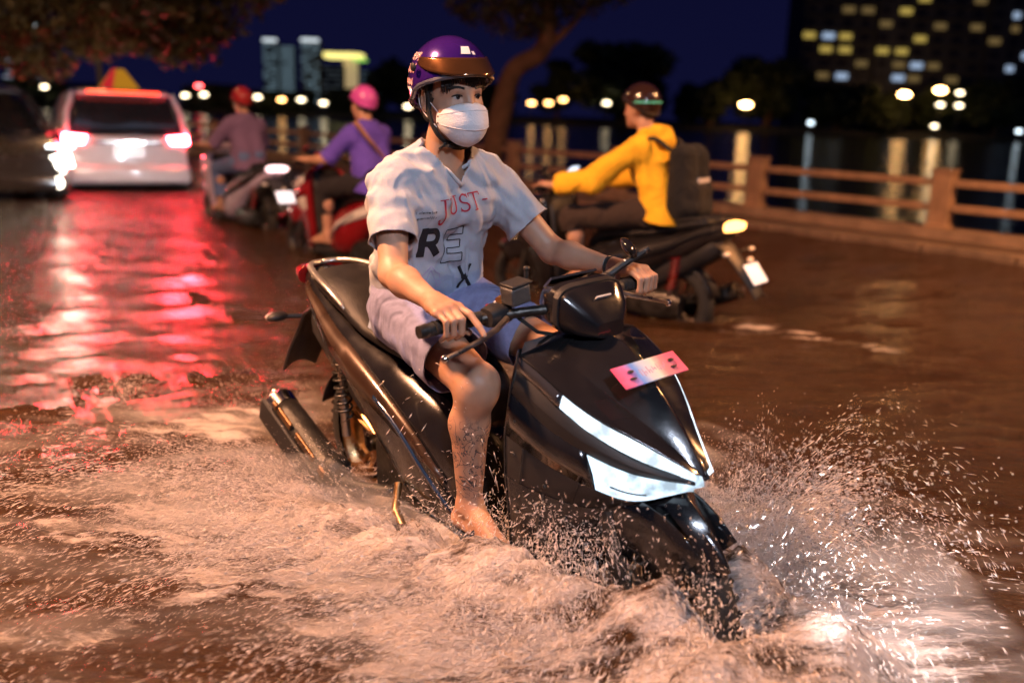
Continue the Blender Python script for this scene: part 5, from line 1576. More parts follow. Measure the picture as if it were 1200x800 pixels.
# drawcord, wrist strap, sandals
b = MB(); b.tube(catmull([(.455, -.02, .90), (.475, -.035, .88), (.48, -.045, .86)], 4), .003, 6); b.tube(catmull([(.455, .0, .90), (.478, .0, .88), (.49, -.01, .855)], 4), .003, 6); b.build('drawcord', M_MASK, sh, sharp=None)
def wristring(W, E1, r_, m_, name, dist=.012, w_=.012):
    d = (Vector(W) - Vector(E1)).normalized(); c_ = Vector(W) - d * dist
    u = d.orthogonal().normalized(); w2 = d.cross(u)
    b = MB(); rings = []
    for k in range(24):
        a = 2 * PI * k / 24; rad = u * math.cos(a) + w2 * math.sin(a)
        rings.append([c_ + rad * (r_ + .003 * math.cos(x)) + d * (w_ * .5 * math.sin(x)) for x in [2 * PI * j / 8 for j in range(8)]])
    rings.append(rings[0]); b.loft(rings, False); return b.build(name, m_, man, sharp=None)
wristring(q['wrL'], q['elL'], .029, M_STRAP, 'wristband')
w3 = wristring(q['wrL'], q['elL'], .030, M_CHROME, 'wristband', .018, .003)
M_SAN = mat('dark_sandal_rubber', (.03, .035, .05), .5, bump=.2)
for e in ('R', 'L'):
    A, T_ = q['an' + e], q['to' + e]
    b = MB(); R0 = []
    for x, w_ in ((-.075, .02), (-.06, .032), (0, .036), (.08, .040), (.15, .046), (.195, .038), (.215, .02)):
        z = A[2] - .092 + (T_[2] - A[2] + .066) * max(0, x / .2) * .35
        y = A[1] + (T_[1] - A[1]) * max(0, x) / .16
        R0.append([(A[0] + x, y + w_ * math.cos(2 * PI * k / 14), z + .009 * math.sin(2 * PI * k / 14)) for k in range(14)])
    b.loft(R0); s1 = b.build('sandal', M_SAN, man)
    b = MB(); b.tube(catmull([(A[0] + .045, A[1] - .040, A[2] - .085), (A[0] + .075, A[1] - .026, A[2] - .035), (A[0] + .095, T_[1], A[2] - .030), (A[0] + .075, A[1] + .026, A[2] - .035), (A[0] + .045, A[1] + .040, A[2] - .085)], 4), .009, 8); b.build('sandal_strap', M_SAN, s1, sharp=None)
# ================================================================== other riders
def variant(**k):
    d = dict(POSE); d.update(k); return d
def ground_M(pos, yaw, lean=0.0, pitch=0.0):
    return Matrix.Translation((pos[0], pos[1], 0)) @ Matrix.Rotation(yaw, 4, 'Z') @ Matrix.Rotation(lean, 4, 'X') @ Matrix.Rotation(pitch, 4, 'Y')
M_YEL = clothmat('yellow_raincoat', (.90, .50, .022), bumpd=.1)
M_YEL.node_tree.nodes['Principled BSDF'].inputs['Roughness'].default_value = .45
M_DTR = clothmat('dark_brown_trousers', (.035, .022, .018))
M_BTR = clothmat('black_trousers', (.015, .013, .016))
M_JEAN = clothmat('blue_jeans', (.10, .16, .34))
M_PUR = clothmat('purple_jacket', (.10, .060, .46), bumpd=.1)
M_LAV = clothmat('mauve_top', (.17, .11, .22))
M_TAN = mat('tan_leather', (.42, .22, .12), .55, bump=.3, var=.2)
H_DARK = mat('dark_helmet_paint', (.03, .014, .010), .16, coat=1, var=.1)
H_PINK = mat('pink_helmet_paint', (.58, .09, .42), .25, coat=.8, var=.1)
H_RED = mat('dark_red_helmet_paint', (.35, .025, .03), .2, coat=1, var=.1)
M_TEAL = mat('teal_reflective_tape', (.10, .62, .48), .3, var=.1, emit=None)

def rider(M, label, q, top, top_sleeve, legs, leg_frac, helm_m, loose=1.15, hemz=.80, seed=50, amp=.010, turn=0.0):
    r = empty('person', label, 'person', M=M)
    hp, P, R = headprims(q['head'], turn=turn, face=True)
    V, F = sdf_mesh(bodyprims(q, 1.0, True, False) + hp, .0085, .02)
    bd = mkq('body', V, F, SKIN, r)
    garment_top(q, 1.04, top_sleeve, 13, .011, top, r, 'jacket', hemz, amp, seed, neckV=False, loose=loose)
    garment_legs(q, 1.0, leg_frac, .011, legs, r, 'trousers', .008, seed + 3, 1.05)
    cap = [('e', P(-.012, 0, .045), (.103, .084, .092), .01, np.array(R)), ('c', P(-.075, -.03, -.02), P(-.075, .03, -.02), .036, .036, .03)]
    Vh, Fh = sdf_mesh(cap, .009, .02); Cc = (Vh[Fh].mean(1) - np.array(q['head'])) @ np.array(R.inverted()).T
    mkq('hair', Vh, Fh[~((Cc[:, 0] > .03) & (Cc[:, 2] < .07))], M_HAIR, r)
    h = make_helmet(P, R, 1.0, helm_m, r, None)
    for s in (-1, 1):
        b = MB(); b.ell(P(.0715, s * .0315, .010), (.0145, .0145, .0135), 8); e = b.build('eye', M_EYEW, r)
        b = MB(); b.ell(P(.082, s * .0325, .0105), (.0055, .0065, .0065), 6); b.build('iris', M_IRIS, e)
    b = MB(); b.ell(P(.094, 0, -.062), (.010, .024, .006), 8); b.build('mouth', mat('lips', (.35, .12, .10), .5), r)
    return r, P, R, h

T_AMB = emitmat('lit_amber_tail_lamp', (1.0, .42, .10), 7.0)
P_WHT = mat('white_plate', (.80, .80, .78), .35, var=.05)
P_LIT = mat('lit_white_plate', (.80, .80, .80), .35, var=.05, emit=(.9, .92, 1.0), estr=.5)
# --- yellow raincoat rider
My = ground_M(YEL_POS, YEL_YAW, -.03, 0.0)
sc2 = make_scooter(My, 'black scooter with lit amber tail lamp and white rear plate under the yellow raincoat rider', None, M_BLK, M_MATT, lit_front=False, lit_tail=T_AMB, plate_back=P_LIT, detail=False, tail_w=1.2)
ld = bpy.data.lights.new('tail_lamp_glow', 'POINT'); ld.energy = 6; ld.color = (1, .35, .1); ld.shadow_soft_size = .05
lo = bpy.data.objects.new('tail_lamp_glow', ld); COL.objects.link(lo); lo.parent = sc2; lo.location = (-.52, 0, .84)
qy = variant(head=(.34, 0, 1.525), neck0=(.26, 0, 1.32), neck1=(.305, 0, 1.44), chest=(.22, 0, 1.20), waist=(.13, 0, 1.0), pelvis=(.10, 0, .885), hipL=(.20, .10, .87), hipR=(.20, -.10, .87), elR=(.50, -.28, 1.08), elL=(.50, .30, 1.07), shR=(.26, -.18, 1.28), shL=(.26, .18, 1.28), knL=(.73, .20, .80), knR=(.75, -.18, .78), anL=(.66, .20, .42), toL=(.80, .22, .33))
ry, Py, Ry, hy = rider(My, 'rider in bright yellow raincoat and dark helmet with black backpack, bare calves', qy, M_YEL, 1.5, M_DTR, 1.22, H_DARK, 1.32, .83, 60, .016)
b = MB()
rows = [[Vector(Py((.136) * math.sin(math.radians(th)) * math.cos(math.radians(az)) - .008, (.115) * math.sin(math.radians(th)) * math.sin(math.radians(az)), (.129) * math.cos(math.radians(th)) + .045)) for az in range(95, 200, 8)] for th in (86, 89, 92)]
b.grid(rows); b.build('reflective_tape', M_TEAL, hy)
# hood lying on the collar
V, F = sdf_mesh([('c', (.18, -.06, 1.38), (.18, .06, 1.38), .05, .05, .04), ('c', (.14, -.04, 1.33), (.14, .04, 1.33), .05, .05, .04)], .010, .03, nfun=wrinkle(9, .01, 20)); mkq('hood', V, F, M_YEL, ry)
bp_ = empty('backpack', 'black backpack hanging on the back of the yellow raincoat rider', 'backpack', M=My @ Matrix.Translation((-.03, 0, .88)))
V, F = sdf_mesh([('c', (-.02, -.08, .05), (-.01, -.08, .36), .10, .085, .06), ('c', (-.02, .08, .05), (-.01, .08, .36), .10, .085, .06), ('c', (-.10, -.06, .05), (-.10, .06, .05), .06, .06, .05), ('c', (-.10, -.06, .16), (-.10, .06, .16), .05, .05, .05)], .010, .03, nfun=wrinkle(19, .007, 22))
mkq('bag', V, F, clothmat('black_nylon', (.009, .009, .010)), bp_)
for s in (-1, 1):
    b = MB(); b.tube(catmull([(.07, s * .10, .40), (.18, s * .13, .47), (.30, s * .14, .42), (.34, s * .13, .28), (.22, s * .14, .10), (.05, s * .12, .06)], 4), .014, 8); b.build('shoulder_strap', M_STRAP, bp_, sharp=None)
b = MB(); b.box((-.125, 0, .22), (.012, .14, .03)); b.build('reflective_label', mat('grey_reflective_tape', (.45, .45, .48), .35), bp_, smooth=False)
b = MB(); b.box((.90, .0, 1.08), (.012, .085, .15), Matrix.Rotation(-.9, 3, 'Y')); ph = b.build('phone', emitmat('phone_screen', (.75, .85, 1.0), 1.6), None, smooth=False)
ph.matrix_world = My; bevel(ph, .004); tag(ph, 'bright phone screen mounted on the handlebar of the yellow rider\'s scooter', 'phone')

# --- purple jacket rider
Mp = ground_M(PUR_POS, PUR_YAW, .02, 0)
T_RW = emitmat('lit_red_tail_lamp', (1.0, .10, .08), 5.0)
sc3 = make_scooter(Mp, 'red and white scooter carrying the rider in the purple jacket', None, mat('scooter_red_paint', (.20, .008, .012), .2, coat=.8), mat('scooter_white_paint', (.70, .68, .66), .2, coat=.6), lit_front=False, lit_tail=T_RW, plate_back=P_WHT, detail=False)
qp = variant()
rp, Pp, Rp_, hp_ = rider(Mp, 'rider in purple jacket and pink helmet with a tan strap across the back', qp, M_PUR, .95, M_BTR, 1.55, H_PINK, 1.12, .79, 70, .010)
b = MB()
stp = band([(.30, .20, 1.36), (.245, .10, 1.22), (.225, -.02, 1.10), (.235, -.14, .98), (.31, -.20, .92)], .055).build('back_strap', M_TAN, rp); solid(stp, .006, 0)
bg_ = empty('shoulder_bag', 'tan leather bag worn low on the purple rider\'s back', 'bag', M=Mp @ Matrix.Translation((.20, -.12, .93)))
V, F = sdf_mesh([('c', (0, -.07, 0), (0, .07, 0), .045, .045, .03), ('c', (0, -.08, .05), (0, .07, .05), .04, .04, .03)], .008, .02, nfun=wrinkle(5, .004, 40)); mkq('pouch', V, F, M_TAN, bg_)
b = MB(); b.grid([[(-.048, y, .085), (-.056, y, .05), (-.055, y, .01)] for y in (-.1, -.05, 0, .05, .09)]); o = b.build('flap', M_TAN, bg_); solid(o, .006, 0)

# --- rider in front of the taxi
Mf = ground_M(FAR_POS, FAR_YAW, 0, 0)
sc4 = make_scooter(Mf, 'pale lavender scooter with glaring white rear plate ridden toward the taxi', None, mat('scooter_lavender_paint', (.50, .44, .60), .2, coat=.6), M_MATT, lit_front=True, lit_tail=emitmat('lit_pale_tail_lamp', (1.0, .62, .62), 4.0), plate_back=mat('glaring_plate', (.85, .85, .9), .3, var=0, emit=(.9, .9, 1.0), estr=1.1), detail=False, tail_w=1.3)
rf, Pf, Rf, hf = rider(Mf, 'rider in dark red helmet, mauve top and blue jeans behind the taxi', variant(), M_LAV, .95, M_JEAN, 1.8, H_RED, 1.1, .80, 80, .010)
def spot(parent, loc, target, energy, col, size=60, blend=.6, soft=.06, name='headlamp_beam'):
    ld = bpy.data.lights.new(name, 'SPOT'); ld.energy = energy; ld.color = col; ld.spot_size = math.radians(size); ld.spot_blend = blend; ld.shadow_soft_size = soft
    lo = bpy.data.objects.new(name, ld); COL.objects.link(lo); lo.parent = parent; lo.location = loc
    lo.rotation_euler = (Vector(target) - Vector(loc)).to_track_quat('-Z', 'Y').to_euler(); return lo
spot(sc4, (1.52, 0, .66), (5, -.2, .5), 120, (.85, .9, 1.0), 75)
spot(main_scooter, (1.50, .02, .66), (2.7, 0.95, .38), 85, (.84, .90, 1.0), 96, .9)

# ================================================================== cars
def cring(x, z0, z1, wb, wt, n=6):
    """closed section, boxy with rounded shoulders"""
    p = []
    def cor(cx, cz, r, a0):
        for k in range(n + 1):
            a = a0 + PI / 2 * k / n; p.append((x, cx + r * math.cos(a), cz + r * math.sin(a)))
    r = min(.09, (z1 - z0) * .3)
    cor(wt - r, z1 - r, r, 0); cor(-wt + r, z1 - r, r, PI / 2); cor(-wb + r, z0 + r, r, PI); cor(wb - r, z0 + r, r, 1.5 * PI)
    return p
M_GLASS = mat('dark_car_glass', (.012, .014, .018), .06, coat=1, var=0)
TL = emitmat('lit_brake_lamp', (1.0, .035, .05), 240)
TLR = emitmat('high_brake_lamp', (1.0, .05, .02), 6)
def make_car(M, label, paint, cat='car', rear_lit=True, front_lit=False, taxi=False):
    r = empty('car', label, cat, M=M)
    b = MB(); b.loft([cring(*a) for a in ((-.03, .36, .72, .74, .74), (0, .30, .95, .83, .80), (.10, .27, 1.02, .87, .83), (.5, .26, 1.03, .89, .86), (1.6, .25, 1.01, .90, .87), (2.9, .25, .99, .90, .86), (3.5, .27, .94, .88, .82), (4.05, .32, .84, .82, .74), (4.28, .40, .70, .70, .62))])
    body = b.build('body', paint, r, sharp=35)
    b = MB(); b.loft([cring(*a) for a in ((.03, .97, 1.03, .78, .76), (.14, .97, 1.28, .80, .72), (.30, .97, 1.565, .82, .66), (.9, .97, 1.60, .83, .68), (1.9, .97, 1.585, .83, .67), (2.3, .97, 1.50, .82, .66), (3.05, .96, 1.02, .78, .74))]); b.build('glasshouse', M_GLASS, r, sharp=35)
    b = MB(); b.loft([cring(*a) for a in ((.20, 1.55, 1.585, .64, .62), (.34, 1.56, 1.625, .665, .62), (1.1, 1.57, 1.645, .675, .63), (1.95, 1.56, 1.62, .67, .62), (2.2, 1.52, 1.555, .655, .62))]); b.build('roof', paint, r, sharp=35)
    for s in (-1, 1):
        for x0, x1, z1 in ((.06, .31, 1.57), (1.15, 1.15, 1.57), (3.0, 2.2, 1.52), (2.05, 2.05, 1.55)):
            b = MB(); b.tube([(x0, s * .83, .98), ((x0 + x1) / 2, s * .785, (.98 + z1) / 2 + .03), (x1, s * .685, z1)], [.045, .04, .035], 8); b.build('pillar', paint, r)
        for x in (1.12, 2.08, 3.05):
            b = MB(); b.box((x, s * .893, .66), (.012, .016, .60)); b.build('door_gap', M_MATT, r, smooth=False)
        for x in (1.35, 2.35):
            b = MB(); b.box((x, s * .905, .88), (.16, .03, .03)); bevel(b.build('door_handle', M_CHROME, r), .008)
        b = MB(); b.ell((2.85, s * .99, 1.03), (.07, .10, .07), 8); b.build('wing_mirror', paint, r)
        # tail lamp
        b = MB(); b.loft([[(x, s * y, z) for y, z in ((.55, .965), (.86 - dy, .99), (.875 - dy, .86), (.60, .85))] for x, dy in ((-.022, .03), (.10, .0))]); b.build('tail_lamp', TL if rear_lit else M_RED, r)
        b = MB(); b.loft([[(x, s * y, z) for y, z in ((.48, .70), (.82, .78), (.86, .60), (.50, .56))] for x in (4.02, 4.24)]); b.build('headlamp', emitmat('car_headlamp', (1.0, .90, .74), 20) if front_lit else M_LENS, r)
        b = MB(); b.box((-.02, s * .62, .42), (.03, .22, .06)); b.build('bumper_reflector', M_RED, r)
    for x in (.78, 3.42):
        for s in (-1, 1):
            b = MB(); prof = [(.20, -.02), (.29, -.10), (.315, -.06), (.32, 0), (.315, .06), (.29, .10), (.20, .02)]
            b.lathe([(a, h) for a, h in prof], (x, s * .80, .32), n=28); w = b.build('wheel', M_RUB, r)
            b = MB(); b.lathe([(.02, 0), (.2, .02), (.21, -.02)], (x, s * .88, .32), n=24)
            for k in range(5):
                a = 2 * PI * k / 5; b.tube([(x, s * .9, .32), (x + .19 * math.cos(a), s * .89, .32 + .19 * math.sin(a))], .022, 6)
            b.build('rim', M_STEEL, w)
    b = MB(); b.loft([cring(*a) for a in ((-.10, .32, .50, .76, .74), (-.05, .28, .56, .85, .83), (.10, .27, .58, .90, .88), (.12, .3, .55, .88, .86))]); b.build('rear_bumper', paint, r, sharp=35)
    b = MB(); b.loft([cring(*a) for a in ((4.1, .28, .55, .86, .84), (4.33, .28, .52, .74, .72), (4.38, .32, .46, .6, .6))]); b.build('front_bumper', paint, r, sharp=35)
    b = MB(); b.box((-.045, 0, .76), (.02, .42, .17)); bevel(b.build('number_plate', P_LIT, r, smooth=False), .005)
    b = MB(); b.box((-.04, 0, .88), (.04, .95, .045)); bevel(b.build('boot_chrome_strip', M_CHROME, r, smooth=False), .01)
    b = MB(); b.box((.20, 0, 1.585), (.05, 1.0 if taxi else .5, .035)); bevel(b.build('high_brake_lamp', TLR if rear_lit else M_RED, r, smooth=False), .01)
    b = MB(); b.tube([(.10, .2, 1.10), (.10, -.35, 1.17)], .012, 6); b.build('wiper', M_MATT, r)
    if front_lit:
        for s in (-1, 1):
            b = MB(); b.tube([(4.34, s * .62, .40), (4.37, s * .62, .40)], .075, 14); b.build('added_glare_lamp', emitmat('added_glare_lamp_light', (1.0, .88, .70), 9), r)  # added glowing discs that build up the glare of the car front
            b = MB(); b.box((4.30, s * .70, .86), (.03, .34, .035)); b.build('added_glare_strip', emitmat('added_glare_strip_light', (.9, .95, 1.0), 7), r)  # added glowing strip for the same glare
        b = MB()
        for k in range(5): b.box((4.24, 0, .50 + .055 * k), (.03, 1.0, .022))
        o = b.build('grille', M_CHROME, r, smooth=False); o['kind'] = 'stuff'
    if taxi:
        b = MB(); b.add([(.55, .28, 1.645), (.55, -.28, 1.645), (.85, -.28, 1.645), (.85, .28, 1.645), (.66, .08, 1.93), (.66, -.08, 1.93), (.74, -.08, 1.93), (.74, .08, 1.93)], [(0, 3, 2, 1), (4, 5, 6, 7), (0, 1, 5, 4), (1, 2, 6, 5), (2, 3, 7, 6), (3, 0, 4, 7)])
        sg = b.build('taxi_roof_sign', emitmat('taxi_sign_yellow', (1.0, .42, .03), .42), r, smooth=False)
        b = MB(); b.add([(.545, .285, 1.645), (.545, .10, 1.645), (.652, .083, 1.93), (.662, .03, 1.94)], [(0, 1, 3, 2)]); o = b.build('red_band', emitmat('taxi_sign_red', (1.0, .04, .05), .5), sg, smooth=False); solid(o, .01)
    return r
TAXI_YAW = math.radians(119)
Mt = ground_M((-5.72, 14.0), TAXI_YAW)
taxi = make_car(Mt, 'white taxi seen from behind with glowing brake lamps and a yellow roof sign', mat('white_taxi_paint', (.62, .60, .64), .16, coat=.8, var=.05), 'taxi', True, False, True)
for s in (-1, 1):
    ld = bpy.data.lights.new('brake_lamp_glow', 'AREA'); ld.shape = 'RECTANGLE'; ld.size = .28; ld.size_y = .12; ld.energy = 22; ld.color = (1, .03, .05); ld.spread = math.radians(120)
    lo = bpy.data.objects.new('brake_lamp_glow', ld); COL.objects.link(lo); lo.parent = taxi; lo.location = (-.16, s * .72, .92); lo.rotation_euler = (0, math.radians(75), PI) if False else Vector((-1, 0, -.45)).to_track_quat('-Z', 'Y').to_euler()
Mc = ground_M((-6.52 - .6 * 4.3, 12.0 + .8 * 4.3), math.atan2(-.8, .6))
car2 = make_car(Mc, 'oncoming car with glaring headlamps at the left edge beside the taxi', mat('dark_grey_car_paint', (.10, .10, .10), .2, metal=.5, coat=.8, var=.05), 'car', False, True, False)
for s in (-1, 1): spot(car2, (4.45, s * .68, .66), (9, s * .9, .25), 14, (1.0, .80, .55), 110, .8, .14)
# ================================================================== thrown water
md_ = bpy.data.materials.new('spray_water'); md_.use_nodes = True
t, N, L = nt(md_); b = N['Principled BSDF']
b.inputs['Base Color'].default_value = (.80, .70, .64, 1); b.inputs['Roughness'].default_value = .22; b.inputs['IOR'].default_value = 1.4
b.inputs['Specular IOR Level'].default_value = .8
BM = np.array(BIKE_M)
def l2w(P): return P @ BM[:3, :3].T + BM[:3, 3]
YR = np.array(Matrix.Rotation(YAW, 3, 'Z'))
def spray(n, src, vel, tmax, seed, r0=(.0005, .0024), le=(.006, .042), jit=.02, zmin=.0, jets=0):
    """ballistic drops: src(n)->(n,3) local start, vel(n)->(n,3) local velocity"""
    g = np.random.default_rng(seed)
    if jets:
        j = (g.uniform(0, 1, n) ** 1.4 * jets).astype(int); p0 = src(g, jets)[j]; v0 = vel(g, jets)[j] * (1 + g.normal(0, .035, (n, 1))) + g.normal(0, .075, (n, 3)); jit = jit * .35
    else:
        p0 = src(g, n); v0 = vel(g, n)
    tf = np.clip(2 * v0[:, 2] / 9.81, .02, tmax)
    t_ = g.uniform(0, 1, n) ** .9 * tf
    a = np.array([0, 0, -9.81])
    p = p0 + v0 * t_[:, None] * 1.0 + .5 * a * t_[:, None] ** 2 + g.normal(size=(n, 3)) * jit * (.3 + t_ / .3)[:, None]
    v = v0 + a * t_[:, None]
    w = p @ YR.T + np.array([-0.036, 2.723, 0]) - YR @ np.array([.64, 0, 0])
    vd = v @ YR.T
    sp_ = np.linalg.norm(vd, axis=1)
    d = vd / sp_[:, None]
    r = g.uniform(0, 1, n) ** 2.2 * (r0[1] - r0[0]) + r0[0]
    l = np.maximum(r * 1.3, (le[0] + (le[1] - le[0]) * g.uniform(0, 1, n) ** 2) * np.clip(sp_ / 2.5, .3, 1.5))
    return w, d, r, l
def build_drops(name, sets, m, label=None):
    w = np.concatenate([s[0] for s in sets]); d = np.concatenate([s[1] for s in sets]); r = np.concatenate([s[2] for s in sets]); l = np.concatenate([s[3] for s in sets])
    k = (w[:, 2] > .13) & (rng.uniform(0, 1, len(w)) < .12 + .95 * sstep(.36, .54, fbm(w[:, 0] * 1.5 + 3, w[:, 1] * 3 - w[:, 0] * .9, 4, 21.0)))
    hs, _ = water_height(w[:, 0], w[:, 1])
    k &= (w[:, 2] > hs) & ((w[:, 2] > hs + .035) | (rng.uniform(0, 1, len(w)) < .22))

    w, d, r, l = w[k], d[k], r[k], l[k]
    u = np.cross(d, np.array([.31, .2, .93])); u /= np.linalg.norm(u, axis=1)[:, None]; q_ = np.cross(d, u)
    hl = l[:, None]; rr = r[:, None]
    V = np.stack([w - d * hl, w + d * hl * .8, w + u * rr + d * hl * .25, w + q_ * rr + d * hl * .25, w - u * rr + d * hl * .25, w - q_ * rr + d * hl * .25], 1)
    n = len(w); base = (np.arange(n) * 6)[:, None, None]
    tri = np.array([[0, 3, 2], [0, 4, 3], [0, 5, 4], [0, 2, 5], [1, 2, 3], [1, 3, 4], [1, 4, 5], [1, 5, 2]])
    F = (tri[None] + base).reshape(-1, 3)
    o = mkq(name, V.reshape(-1, 3), F, m, None, True)
    tag(o, kind='stuff'); 
    if label: o['label'] = label
    return o
def clumps(g, n, k, spread):
    c = g.normal(size=(k, 3)) * spread
    return c[g.integers(0, k, n)]
def srcA(g, n):
    x = 1.5 - g.uniform(0, 1, n) ** 1.2 * 1.5; y = -(.06 + .20 * np.clip((1.5 - x) * 1.1, 0, 1)) - g.uniform(0, .25, n)
    return np.stack([x, y, np.full(n, .20)], 1)
def velA(g, n):
    c = clumps(g, n, 160, (.5, .55, .35))
    return np.stack([-g.uniform(.2, 1.6, n), -g.uniform(.4, 3.2, n), g.uniform(.35, 2.1, n)], 1) + c * [1, 1, .6] + [0, 0, 0]
def srcB(g, n): return np.stack([g.uniform(1.05, 1.62, n), .04 + g.uniform(0, .22, n), np.full(n, .2)], 1)
def velB(g, n):
    c = clumps(g, n, 120, (.5, .6, .45))
    return np.stack([g.uniform(-1.0, 1.2, n), g.uniform(.1, 2.7, n), g.uniform(.3, 1.85, n)], 1) + c
def srcC(g, n): return np.stack([g.uniform(1.30, 1.70, n), g.uniform(-.22, .22, n), np.full(n, .19)], 1)
def velC(g, n): return np.stack([g.uniform(-.3, .9, n), g.normal(0, .5, n), g.uniform(.8, 2.5, n)], 1) + clumps(g, n, 60, (.25, .3, .3))
def srcG(g, n): return np.stack([g.uniform(.85, 1.60, n), -g.uniform(.03, .30, n), np.full(n, .2)], 1)
def velG(g, n): return np.stack([g.uniform(-.7, .5, n), -g.uniform(-.1, .8, n), g.uniform(1.0, 2.5, n)], 1) + clumps(g, n, 60, (.15, .2, .3))
def srcD(g, n): return np.stack([g.uniform(-1.3, .2, n), g.uniform(-.55, .15, n), np.full(n, .18)], 1)
def velD(g, n): return np.stack([-g.uniform(.2, 1.8, n), -g.uniform(-.4, 1.5, n), g.uniform(.3, 1.5, n)], 1) + clumps(g, n, 90, (.5, .5, .3))
def srcE(g, n): return np.stack([g.uniform(-1.2, 1.9, n), -g.uniform(.2, 1.5, n), np.full(n, .20)], 1)
def velE(g, n): return np.stack([-g.uniform(-.3, 1.2, n), -g.uniform(-.3, 1.6, n), g.uniform(.2, 1.15, n)], 1) + clumps(g, n, 150, (.4, .4, .2))
FN = dict(r0=(.0004, .0013), le=(.003, .013))
sets = [spray(14000, srcA, velA, .5, 1, **FN), spray(60000, srcA, velA, .5, 11, jets=420, **FN), spray(26000, srcB, velB, .6, 2, r0=(.0004, .0018), le=(.004, .024)), spray(120000, srcB, velB, .6, 12, jets=420, r0=(.0005, .0021), le=(.004, .028)),
        spray(10000, srcC, velC, .6, 3, le=(.006, .03)), spray(20000, srcC, velC, .6, 13, le=(.008, .036), jets=150),
        spray(26000, srcG, velG, .5, 21, jets=240, r0=(.0006, .0019), le=(.006, .034)), spray(5000, srcG, velG, .5, 22, r0=(.0006, .0018), le=(.006, .034)), spray(16000, srcA, velA, .5, 31, jets=160, r0=(.0005, .0017), le=(.005, .026)),
        spray(12000, srcD, velD, .4, 4, **FN), spray(26000, srcD, velD, .4, 14, jets=220, **FN), spray(4000, srcE, velE, .35, 5, **FN), spray(14000, srcE, velE, .35, 15, jets=300, **FN)]
build_drops('spray', sets, md_, 'water thrown up round the foreground scooter')
def srcF(g, n): return np.stack([g.uniform(1.1, 1.6, n), .15 + g.uniform(0, .5, n), np.full(n, .2)], 1)
def velF(g, n): return np.stack([g.uniform(-1.2, 1.2, n), g.uniform(1.0, 3.0, n), g.uniform(1.2, 2.5, n)], 1)
def srcH(g, n): return np.stack([g.uniform(1.0, 1.6, n), .35 + g.uniform(0, .75, n), np.full(n, .2)], 1)
def velH(g, n): return np.stack([g.uniform(-.8, .8, n), g.uniform(.0, 1.4, n), g.uniform(.5, 2.2, n)], 1)
build_drops('large_drops', [spray(1300, srcF, velF, .6, 6, r0=(.002, .006), le=(.004, .010)), spray(5200, srcH, velH, .45, 8, r0=(.002, .0075), le=(.004, .016), jets=500), spray(500, srcA, velA, .5, 7, r0=(.002, .005), le=(.004, .012))], mat('clear_drop', (.8, .8, .82), .05, var=0, trans=.5, ior=1.33), 'larger drops flying beside the front wheel')

# fine mist hanging over the broken water
mm = bpy.data.materials.new('spray_mist'); mm.use_nodes = True
t, N, L = nt(mm); N.remove(N['Principled BSDF'])
pv = N.new('ShaderNodeVolumePrincipled'); pv.inputs['Color'].default_value = (.92, .88, .86, 1); pv.inputs['Anisotropy'].default_value = .15
tc = N.new('ShaderNodeTexCoord'); mp = N.new('ShaderNodeMapping'); mp.inputs['Rotation'].default_value = (0, 0, -.3); mp.inputs['Scale'].default_value = (2.2, 6, 5)
L.new(tc.outputs['Object'], mp.inputs[0]); nz = N.new('ShaderNodeTexNoise'); nz.inputs['Scale'].default_value = 1.0; nz.inputs['Detail'].default_value = 4; L.new(mp.outputs[0], nz.inputs[0])
mr = N.new('ShaderNodeMapRange'); mr.inputs['From Min'].default_value = .46; mr.inputs['From Max'].default_value = .72; mr.inputs['To Max'].default_value = 8.0; mr.inputs['To Min'].default_value = .15; L.new(nz.outputs[0], mr.inputs[0])
sp = N.new('ShaderNodeSeparateXYZ'); L.new(tc.outputs['Object'], sp.inputs[0]); mz = N.new('ShaderNodeMapRange'); mz.inputs['From Min'].default_value = .17; mz.inputs['From Max'].default_value = .52; mz.inputs['To Min'].default_value = 1; mz.inputs['To Max'].default_value = 0; L.new(sp.outputs['Z'], mz.inputs[0])
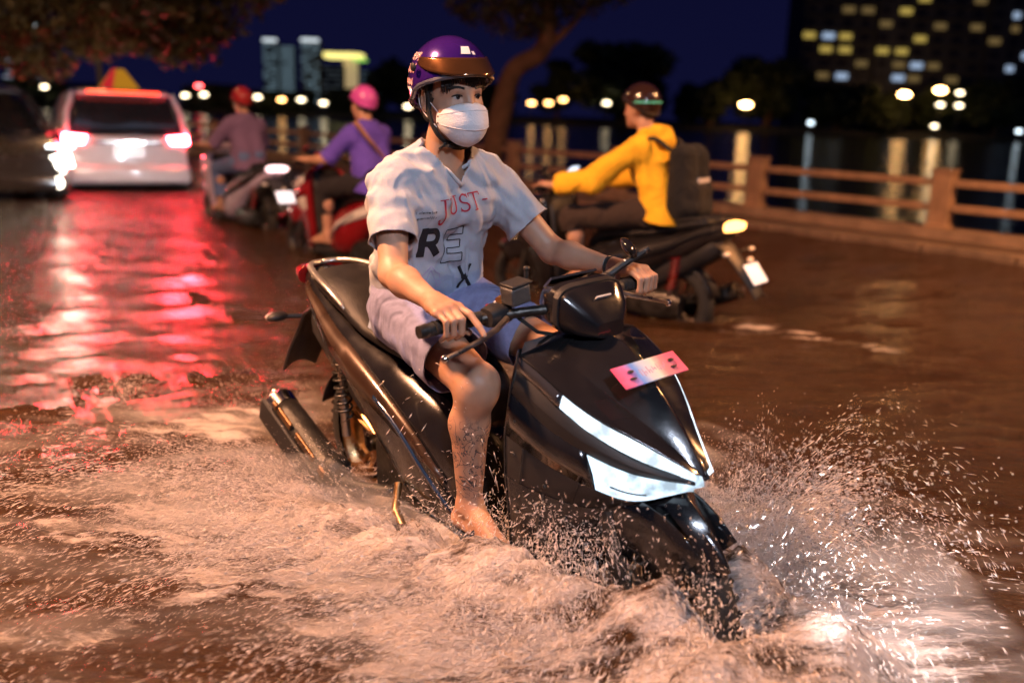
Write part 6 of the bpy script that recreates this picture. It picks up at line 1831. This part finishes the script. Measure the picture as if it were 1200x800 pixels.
mz2 = N.new('ShaderNodeMath'); mz2.operation = 'POWER'; mz2.inputs[1].default_value = 1.8; L.new(mz.outputs[0], mz2.inputs[0])
mm2 = N.new('ShaderNodeMath'); mm2.operation = 'MULTIPLY'; L.new(mr.outputs[0], mm2.inputs[0]); L.new(mz2.outputs[0], mm2.inputs[1]); L.new(mm2.outputs[0], pv.inputs['Density'])
L.new(pv.outputs[0], N['Material Output'].inputs['Volume'])
gx_ = np.arange(-1.4, 2.3, .06); gy_ = np.arange(-2.2, 1.5, .06)
GX, GY = np.meshgrid(gx_, gy_, indexing='ij')
P3 = np.stack([GX, GY, 0 * GX], -1).reshape(-1, 3) @ YR.T + np.array([-0.036, 2.723, 0]) - YR @ np.array([.64, 0, 0])
fmk = foam_mask(P3[:, 0], P3[:, 1]).reshape(GX.shape)
dd = np.abs(GY) - .15
hh = .04 + .30 * np.exp(-((GX - 1.5) / .5) ** 2 - ((GY - .32) / .5) ** 2) + .12 * np.exp(-(np.maximum(-GY, 0) / .9) ** 2) * sstep(1.7, 1.2, GX) * sstep(-1.3, -.2, GX)
hh = hh * sstep(.02, .22, np.abs(GY) - .10 + np.maximum(GX - 1.55, 0) * 2 + np.maximum(-.3 - GX, 0)) * fmk * (.6 + .8 * fbm(GX * 3, GY * 3, 3, 5.)) - .03 * (1 - fmk)
T_ = P3.copy(); B_ = P3.copy(); T_[:, 2] = .19 + np.maximum(hh, -.02).reshape(-1) + .02; B_[:, 2] = .10
ni2, nj2 = GX.shape; I2 = np.arange(ni2 * nj2).reshape(ni2, nj2); K = ni2 * nj2
q2 = np.stack([I2[:-1, :-1], I2[1:, :-1], I2[1:, 1:], I2[:-1, 1:]], -1).reshape(-1, 4)
ring = np.concatenate([I2[:, 0], I2[-1, 1:], I2[::-1, -1][1:], I2[0, ::-1][1:-1]])
sd = np.stack([ring, np.roll(ring, -1), np.roll(ring, -1) + K, ring + K], 1)
mist = mkq('mist', np.concatenate([T_, B_]), np.concatenate([q2, q2[:, ::-1] + K, sd[:, ::-1]]), mm); fixn(mist)
tag(mist, 'fine mist hanging over the broken water', None, None, 'stuff')
